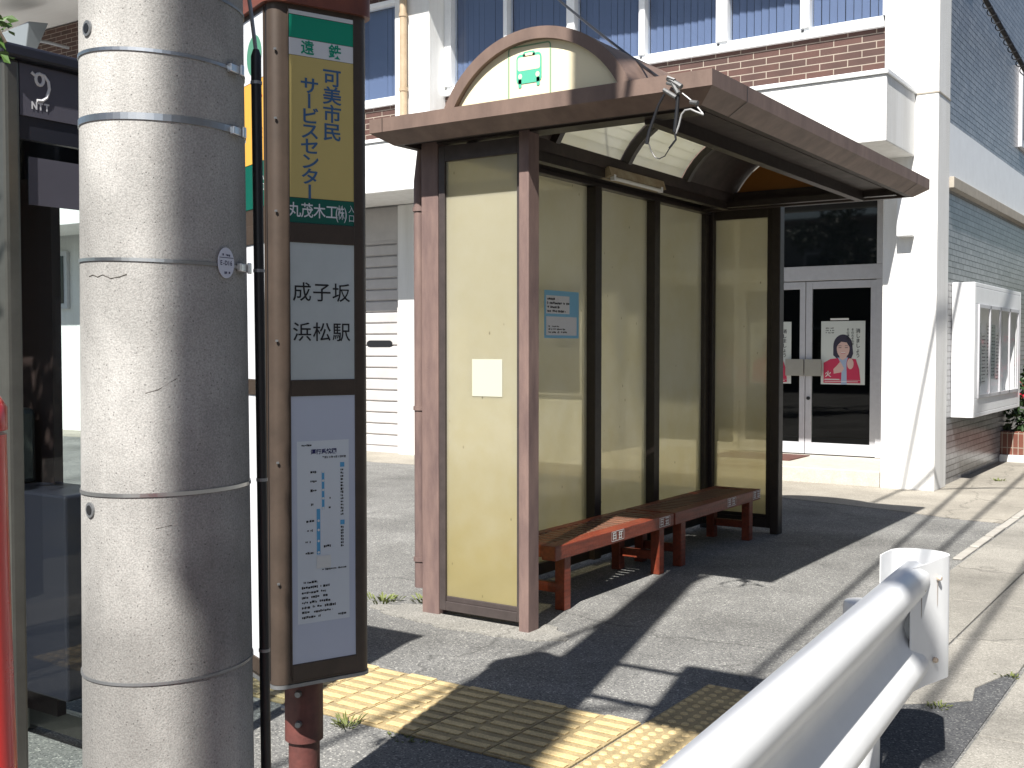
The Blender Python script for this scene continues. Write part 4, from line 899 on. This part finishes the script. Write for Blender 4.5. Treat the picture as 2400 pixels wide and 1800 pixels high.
MB().box(bx1 - .014, bx1 - .006, by0 + .057, by1 - .057, 2.355, 2.522).build('name_panel', M_boothp, bt_)
lg = MB(); xf = bx1 - .0055; c = Vector((xf, 2.178, 2.455)); sgn = 1
loop = [(-.030, .044), (-.018, .036), (-.002, .043), (.016, .041), (.031, .024), (.034, .0), (.024, -.030), (.008, -.043), (-.012, -.045)]
lg.tube([c + Y * a + Z * b for a, b in loop], .0058, 6)
lg.tube([c + Y * a + Z * b for a, b in [(.0 + .014 * math.cos(R(t)), .026 + .019 * math.sin(R(t))) for t in range(0, 361, 30)]], .0055, 6)
lg.build('emblem', mat('grey_white_print', (.60, .60, .62), .5), head)
lt = MB(); lt.text('NTT', Vector((xf + .0012, 2.178 - .021, 2.393)), Y, Z, .032, sx=.9, pitch=.78, off=.045); lt.build('lettering', mat('grey_white_print', (.60, .60, .62)), head)
MB().box(bx1 - .034, bx1 - .028, by0 + .057, by1 - .057, .12, 2.278).build('pane', M_glass, bt_)
MB().box(bx0 + .062, bx1 - .062, by1 - .034, by1 - .028, .12, 2.278).build('pane', M_glass, bt_)
MB().box(bx0 + .062, bx1 - .062, by0 + .028, by0 + .034, .12, 2.278).build('pane', M_glass, bt_)
MB().box(bx0 + .028, bx0 + .034, by0 + .057, by1 - .057, .12, 2.278).build('pane', M_glass, bt_)
fr = MB(); fr.box(bx1 - .045, bx1 - .01, by0 + .057, by1 - .057, .03, .12); fr.box(bx0 + .062, bx1 - .062, by1 - .045, by1 - .01, .03, .12); fr.box(bx0 + .062, bx1 - .062, by0 + .01, by0 + .045, .03, .12); fr.box(bx0 + .01, bx0 + .045, by0 + .057, by1 - .057, .03, .12); fr.build('bottom_rail', M_booth, bt_)
MB().box(bx0 + .062, -3.965, by1 - .09, by1 - .05, .12, 2.278).build('side_board', mat('dark_board', (.03, .018, .016), .5), bt_)
MB().box(bx1 - .026, bx1 - .020, 2.145, 2.42, 2.07, 2.226).build('notice', M_boothp, bt_)
MB().box(bx0 + .07, bx1 - .25, by1 - .30, by1 - .05, .30, 1.06).build('phone_cabinet', M_boothd, bt_, bevel=.01)
MB().box(bx0 + .08, bx0 + .26, by1 - .29, by1 - .12, 1.062, 1.36).build('telephone', mat('phone_grey_green', (.05, .06, .055), .4), bt_, bevel=.02)
MB().box(bx0 + .036, bx0 + .05, by0 + .06, by1 - .058, .12, 2.27).build('back_panel', M_boothd, bt_)

# ================================================================== RED POST at the left edge
rn = Vector((.93, -.37, 0)).normalized(); rt = Vector((-rn.y, rn.x, 0)); RE = Vector((-1.115, .689, 0)); RW = .38; RC = RE - rt * RW / 2 - rn * RW / 2
rd = thing('red_post_box', (RC.x, RC.y, 0), 'bright red painted box with rounded edges at the left edge beside the phone booth', 'post box')
def rbox(mb, rings):
    vs = []; fs = []; n = 0
    for h, z in rings:
        P = rr_plan(h, .035, 6); n = len(P); vs += [RC + rt * a + rn * b + Z * z for a, b in P]
    for i in range(len(rings) - 1):
        for k in range(n): fs.append((i * n + k, i * n + (k + 1) % n, (i + 1) * n + (k + 1) % n, (i + 1) * n + k))
    fs.append(tuple(range((len(rings) - 1) * n, len(rings) * n))); return mb.add(vs, fs)
rbox(MB(), [(RW / 2 + .026, 0), (RW / 2 + .012, .8), (RW / 2 + .002, 1.3), (RW / 2, 1.505)]).build('body', M_red, rd, smooth=True)
rbox(MB(), [(RW / 2 - .008, 1.506), (RW / 2 + .001, 1.510), (RW / 2 + .001, 1.535), (RW / 2 - .008, 1.552), (RW / 2 - .03, 1.565), (RW / 2 - .06, 1.57)]).build('cap', M_red, rd, smooth=True)

# ================================================================== GUARD RAIL
def rail_x(y): return -.835 - .062 * (y - 2.0)
gr = thing('guardrail', (-1.05, 4.1, 0), 'white painted steel guardrail with a curled end plate beside the pavement', 'guardrail')
def wprof():
    """double-ridged beam: (outward offset, height), top lip to bottom lip"""
    K = [(.0, .825), (.030, .828), (.058, .815), (.076, .788), (.080, .755), (.070, .722), (.030, .665), (.012, .635), (.008, .605), (.014, .575), (.034, .545), (.066, .500), (.078, .468), (.076, .435), (.060, .408), (.032, .394), (.0, .396)]
    return K
prof = wprof(); rb = MB(); vs = []; fs = []; ysr = [-5, -3, -1, 1, 2, 3, 3.6, 4.12]
for y in ysr:
    for d, z in prof: vs.append((rail_x(y) - .075 + d, y, z))
    for d, z in prof[::-1]: vs.append((rail_x(y) - .0785 + d, y, z))
n = 2 * len(prof)
for i in range(len(ysr) - 1):
    for k in range(n): fs.append((i * n + k, i * n + (k + 1) % n, (i + 1) * n + (k + 1) % n, (i + 1) * n + k))
fs.append(tuple(range((len(ysr) - 1) * n, len(ysr) * n)))
rb.add(vs, fs); rb.build('beam', M_white2, gr, smooth=True)
# curled end plate
pl_ = [(-1.075, 3.92), (-1.03, 4.0), (-.972, 4.10), (-.944, 4.20)]
cc = Vector((-1.035, 4.26)); rc = .105
for a in range(-10, 186, 13): pl_.append((cc.x + rc * math.cos(R(a)), cc.y + rc * .8 * math.sin(R(a))))
pl_ += [(-1.142, 4.2), (-1.142, 4.13)]
pl_ = pl_[2:]
pl_ = [(-.995, 3.98)] + pl_
sv = MB(); vs = []; fs = []
m = len(pl_)
def off(i, d):
    a = Vector(pl_[max(i - 1, 0)]); b = Vector(pl_[min(i + 1, m - 1)]); t = (b - a).normalized(); nn = Vector((t.y, -t.x)); return Vector(pl_[i]) + nn * d
for i in range(m):
    o, q = off(i, .002), off(i, -.002)
    zt_ = .835 if i > 1 else .825; zb_ = .405 if i > 4 else .385
    vs += [(o.x, o.y, zb_), (o.x, o.y, zt_), (q.x, q.y, zt_), (q.x, q.y, zb_)]
for i in range(m - 1):
    for k in range(4): fs.append((i * 4 + k, (i + 1) * 4 + k, (i + 1) * 4 + (k + 1) % 4, i * 4 + (k + 1) % 4))
fs += [(0, 1, 2, 3), tuple(range(4 * m - 4, 4 * m))[::-1]]
sv.add(vs, fs); plate = sv.build('end_plate', M_white2, gr, smooth=True)
for yy, z in ((4.06, .74), (4.17, .765), (4.15, .47), (4.05, .44)):
    xx = -.981 + (yy - 4.06) * .27 + .004; MB().tube([(xx, yy, z), (xx + .008, yy - .002, z), (xx + .014, yy - .003, z)], [.010, .010, .007], 10).build('bolt', mat('rust_stained_white', (.62, .56, .48), .5, c2=(.36, .24, .15), vscale=60, m=.6), plate)
pb = MB(); PX, PY = -1.19, 4.07
pb.lathe(PX, PY, [(.068, 0), (.068, .655), (.062, .668), (.03, .675), (0, .676)], 32, caps=False); pb.build('post', M_white2, gr, smooth=True)
pb = MB(); pb.box(PX + .04, rail_x(4.07) - .03, PY - .04, PY + .04, .56, .72); pb.build('bracket', M_white2, gr, bevel=.004)
for yy in (2.05, .05, -1.95):
    pb = MB(); xx = rail_x(yy) - .14; pb.lathe(xx, yy, [(.068, 0), (.068, .655), (.062, .668), (.03, .675), (0, .676)], 24, caps=False); pb.build('post', M_white2, gr, smooth=True)
for yy, z in ((4.06, .735), (4.17, .76)):
    xx = -.981 + (yy - 4.06) * .27 + .0032; MB().prism([(xx, yy - .004, z), (xx + .0011, yy + .004, z), (xx + .0008, yy + .002, z - .09), (xx, yy - .001, z - .10)], (.0006, 0, 0)).build('rust_streak', mat('rust_streak', (.30, .25, .22), .7), plate)
MB().box(PX - .098, PX - .066, PY - .03, PY + .02, .50, .545).build('reflector', mat('orange_reflector', (.5, .09, .04), .4), gr)

# ================================================================== CABLES
ro_c = thing('service_cable', (-2.4, 4.93, 2.85), 'black service cable ending in a metal clamp at the shelter roof corner', 'cable')
A = Vector((-2.40, 4.93, 2.875)); Bp = Vector((-8.6, 11.2, 7.5)); cbm = MB(); pts = []
for i in range(25):
    t = i / 24; p = A.lerp(Bp, t); p.z -= .55 * t * (1 - t); pts.append(p)
cbm.tube(pts, .0085, 8); cbm.build('wire', M_black, ro_c, smooth=True)
ch = MB()
def H(x, y, d=0.0): return Vector((-2.836 + (x) * .000586, 4.88 - d + .0, 3.306 - (y - 90) * .000585 + .0))
ch.use(0)
for (x0_, y0_, x1_, y1_, r) in ((775, 790, 905, 880, .013), (740, 880, 860, 960, .011), (800, 800, 880, 930, .012), (980, 1010, 1050, 1030, .011)): ch.tube([H(x0_, y0_), H(x1_, y1_, .01)], r, 8)
ch.tube([H(905, 930), H(1010, 1020), H(1090, 1120)], .0045, 6)
ch.tube([H(780, 785, .01), H(845, 815, .012), H(820, 850, .01), H(770, 830, .005)], .008, 6)
ch.build('clamp', mat('weathered_clamp', (.22, .22, .22), .5, metal=.6, var=.5, vscale=60), ro_c, smooth=True)
ch = MB(); ch.tube([H(745, 915), H(690, 1000), H(610, 1200), H(585, 1310)], [.006, .0065, .0085, .010], 8); ch.tube([H(868, 940), H(855, 1100), H(840, 1240)], [.009, .0105, .0105], 8)
ch.tube([H(840, 1240), H(850, 1300), H(790, 1365)], .0055, 8); ch.build('sleeve', M_black, ro_c, smooth=True)
ch = MB(); ch.tube([H(600, 1300), H(625, 1370), H(660, 1425), H(700, 1442), H(750, 1425), H(790, 1370), H(820, 1330)], .0028, 6)
ch.build('loop_wire', M_black, ro_c, smooth=True)
ch = MB(); ch.tube([H(850, 1250), H(875, 1190), H(900, 1100), H(930, 1070), H(980, 1068), H(1030, 1095), H(1095, 1125)], .0048, 8); ch.build('jumper', mat('pale_insulation', (.3, .3, .3), .4), ro_c, smooth=True)
# thick spiral-bound cable crossing the upper right corner
sc_ = thing('spiral_bound_cable', (-1.75, 9.77, 4.2), 'black cable bundle wound with a spiral hanger across the tiled side wall', 'cable')
a0 = Vector((-1.89, 9.697, 4.424)); a1 = Vector((-1.621, 9.856, 3.869))
def through(u, v, d):
    f = 2594.84; p_ = R(1.88587); fw = fwd * math.cos(p_) - Z * math.sin(p_); dn = -Z * math.cos(p_) - fwd * math.sin(p_)
    return Vector((0, 0, 1.6)) + (rgt * ((u - 1200) / f) + dn * ((v - 900) / f) + fw) * d
c0 = through(2080, -420, 8.0); c1 = through(2310, 0, 9.0); c2 = through(2400, 160, 9.4); c3 = through(2760, 760, 11.0)
def bez(t): return ((1 - t) ** 3) * c0 + 3 * t * (1 - t) ** 2 * (c1 + (c1 - c0) * .1) + 3 * t * t * (1 - t) * c2 + t ** 3 * c3
cm = MB(); cm.tube([c0, c1, c2, c3], .021, 10); cm.build('core', M_black, sc_, smooth=True)
cm = MB(); pts = []
for i in range(420):
    t = i / 419; L_ = (c3 - c0); s_ = t * 3; k = min(int(s_), 2); p = [c0, c1, c2, c3][k].lerp([c0, c1, c2, c3][k + 1], s_ - k)
    u_ = L_.normalized().cross(Z).normalized(); v_ = u_.cross(L_.normalized()); a = i * .42
    pts.append(p + (u_ * math.cos(a) + v_ * math.sin(a)) * .03 - Z * .02)
cm.tube(pts, .0045, 5); cm.build('spiral_hanger', M_black, sc_, smooth=True)
# overhead lines along the street (their shadows cross the ground and the column)
SHX, SHZ = .24 / 1.25, 1 / 1.25
for k, (g0, g1, zc, r) in enumerate(((-3.20, -.0206, 6.3, .023), (-2.29, -.092, 6.2, .023), (-1.99, -.06, 6.6, .023), (-1.35, -.05, 6.9, .023))):
    # straight spans above the street: the shadow of each falls along x = g0 + g1 (y - 8)
    ya, yb_ = -16, 26; za = zb_ = zc
    xa = g0 + g1 * (ya + SHZ * zc - 8) + SHX * zc; xb = g0 + g1 * (yb_ + SHZ * zc - 8) + SHX * zc
    m_ = MB(); m_.tube([Vector((xa, ya, za)).lerp(Vector((xb, yb_, zb_)), t / 16) - Z * (.25 * (t / 16) * (1 - t / 16)) for t in range(17)], r, 8)
    tag(m_.build('overhead_line', M_black, base=(xa, ya, za), smooth=True), 'black overhead line strung along the street above the picture', 'cable', 'overhead lines along the street')

# ================================================================== PLANTS
def tree(base, label, crown, limb_r, seed, n, size, group=None, mleaf=None):
    rr = random.Random(seed); t = thing('street_tree', base, label, 'tree', group)
    b = Vector(base); tr = MB(); top = b + Vector((0, 0, crown[0][0][2] * .55))
    tr.tube([b, b.lerp(top, .5) + Vector((.05, .03, 0)), top], [limb_r, limb_r * .8, limb_r * .6], 10)
    lv = MB()
    for c, rad in crown:
        c = Vector(c); tr.tube([top - Z * .2, top.lerp(c, .5) + Vector((0, 0, .1)), c], [limb_r * .45, limb_r * .28, limb_r * .08], 6)
        for k in range(5):
            e = c + Vector((rr.uniform(-1, 1) * rad[0], rr.uniform(-1, 1) * rad[1], rr.uniform(-.6, 1) * rad[2])) * .8
            tr.tube([c, c.lerp(e, .5) + Vector((0, 0, .04)), e], [limb_r * .1, limb_r * .07, limb_r * .03], 5)
            leaves(lv, int(n / 5), e, (rad[0] * .5, rad[1] * .5, rad[2] * .45), size, rr)
    tr.build('trunk', M_bark, t, smooth=True); lv.build('crown', mleaf or M_leaf, t)
    return t
tree((-4.9, .5, 0), 'small leafy tree overhanging the phone booth roof', [((-3.55, 1.05, 2.95), (.4, .45, .25)), ((-4.2, 1.1, 3.3), (.7, .6, .45)), ((-3.3, 1.0, 3.55), (.35, .35, .3)), ((-4.9, .5, 3.8), (.9, .8, .7))], .07, 5, 260, .10)
tree((-8.6, -3.0, 0), 'large street tree across the road, mirrored in the entrance glass', [((-8.6, -3, 5.4), (1.6, 1.4, 1.1)), ((-7.4, -2.8, 4.6), (1.1, 1.1, .9)), ((-9.9, -3.2, 4.7), (1.2, 1.1, .9)), ((-8.3, -2.2, 6.6), (1.2, 1.1, .9))], .16, 6, 900, .22, mleaf=M_leafd)
tw = thing('leafy_twig', (-3.2, 1.2, 2.95), 'bright green leaves hanging into view above the phone booth roof', 'twig')
rr = random.Random(21); mb_ = MB(); a_ = through(-90, -60, 2.6); mb_.tube([a_, through(-20, 40, 2.6), through(14, 100, 2.6)], .004, 5); mb_.build('stem', M_bark, tw)
mb_ = MB()
for u_, v_, n_ in ((2, 45, 9), (12, 62, 6), (-14, 85, 10), (6, 118, 4), (16, 126, 3)):
    for _ in range(n_):
        q_ = through(u_ + rr.uniform(-9, 9), v_ + rr.uniform(-9, 9), 2.6 + rr.uniform(-.03, .03)); leaf(mb_, q_, .035 * rr.uniform(.6, 1.1), rr)
mb_.build('leaves', M_leaf, tw)
def street_house(base, x0, x1, y0, y1, h, label, m, face):
    t = thing('street_house', base, label, 'building'); MB().box(x0, x1, y0, y1, 0, h).build('wall', m, t)
    MB().box(x0 - .3, x1 + .3, y0 - .3, y1 + .3, h, h + .25).build('roof', M_fascia, t)
    for z in (1.0, 4.0):
        if z + 1.4 > h: continue
        p_ = (y0 if face == 'x' else x0) + 1.0
        while p_ + 1.6 < (y1 if face == 'x' else x1):
            f = MB(); q = MB()
            if face == 'x': f.box(x0 - .06, x0 - .001, p_, p_ + 1.5, z, z + 1.4); q.box(x0 - .075, x0 - .061, p_ + .08, p_ + 1.42, z + .08, z + 1.32)
            else: f.box(p_, p_ + 1.5, y1 + .001, y1 + .06, z, z + 1.4); q.box(p_ + .08, p_ + 1.42, y1 + .061, y1 + .075, z + .08, z + 1.32)
            q.build('pane', M_glassd, f.build('window', M_alu, t)); p_ += 2.6
M_house = mat('house_render', (.26, .235, .20), .85, var=.2, vscale=2); M_house2 = mat('house_boards', (.20, .20, .19), .8, var=.2, vscale=2)
street_house((10, -2, 0), 9.5, 16, -8, 8, 7.2, 'beige two-storey house on the far side of the street, outside the picture', M_house, 'x')
street_house((10, 16, 0), 9.8, 16, 10, 24, 6.8, 'grey boarded house on the far side of the street, beyond the beige one', M_house2, 'x')
street_house((10, 36, 0), 9.5, 17, 27, 46, 7.0, 'long low house farther down the far side of the street', M_house, 'x')
street_house((-14, -18, 0), -24, -4, -22, -15, 6.5, 'wide grey building facing the office across the forecourt, outside the picture', M_house2, 'y')
# weeds in the joints
def weed(x, y, label, n=26, h=.07, s=1):
    rr = random.Random(int(x * 1000)); m_ = MB()
    for k in range(n):
        a = rr.uniform(0, 6.28); r0 = rr.uniform(0, .05) * s; L_ = h * .7 * rr.uniform(.35, 1.2); p = Vector((x + r0 * math.cos(a), y + r0 * math.sin(a), .002)); d = Vector((math.cos(a) * .7, math.sin(a) * .7, rr.uniform(.5, 1.2))).normalized()
        sd_ = d.cross(Z).normalized() * .0035 * s; m_.add([p - sd_ * .6, p + sd_ * .6, p + d * L_ * .6 + sd_, p + d * L_ - Z * .01, p + d * L_ * .6 - sd_], [(0, 1, 2, 3, 4)])
    tag(m_.build('weed', mat('weed_green', (.16, .19, .05), .7, var=.4, vscale=20), base=(x, y, 0)), label, 'weed', 'weeds in pavement joints')
ft = MB(); rr = random.Random(4); P = []
for k in range(44):
    a = 2 * math.pi * k / 44; r_ = 1 + .22 * (rr.random() - .5); P.append((-3.78 + .62 * r_ * math.cos(a) * (1.12 if abs(math.cos(a)) > .5 else 1), 5.18 + .20 * r_ * math.sin(a), 0))
structure(ft.prism(P, (0, 0, .007)).build('footing_concrete', ground_mat('footing_concrete', (.27, .26, .235), (.40, .39, .36), (.15, .145, .135), .1, .3)))
weed(-2.86, 3.545, 'dark moss cushion at the front edge of the yellow tactile strip', 150, .022, 2.4)
weed(-3.16, 3.44, 'weed tuft at the front edge of the yellow tactile strip', 40, .10)
weed(-1.15, 5.10, 'weed tuft behind the guardrail where the asphalt patch meets the paving', 26, .05)
weed(-.97, 5.77, 'small weed at the gutter edge beyond the guardrail', 26, .05)
weed(-4.30, 5.45, 'weed beside the foot of the shelter drainpipe', 50, .08, 2.2)
weed(-4.55, 5.30, 'weed in the asphalt left of the shelter drainpipe', 40, .09, 2.2)
weed(-2.55, 14.2, 'weed at the kerb below the notice case', 40, .08, 1.5)

for o in list(bpy.data.objects):
    if '_b' in o: del o['_b']
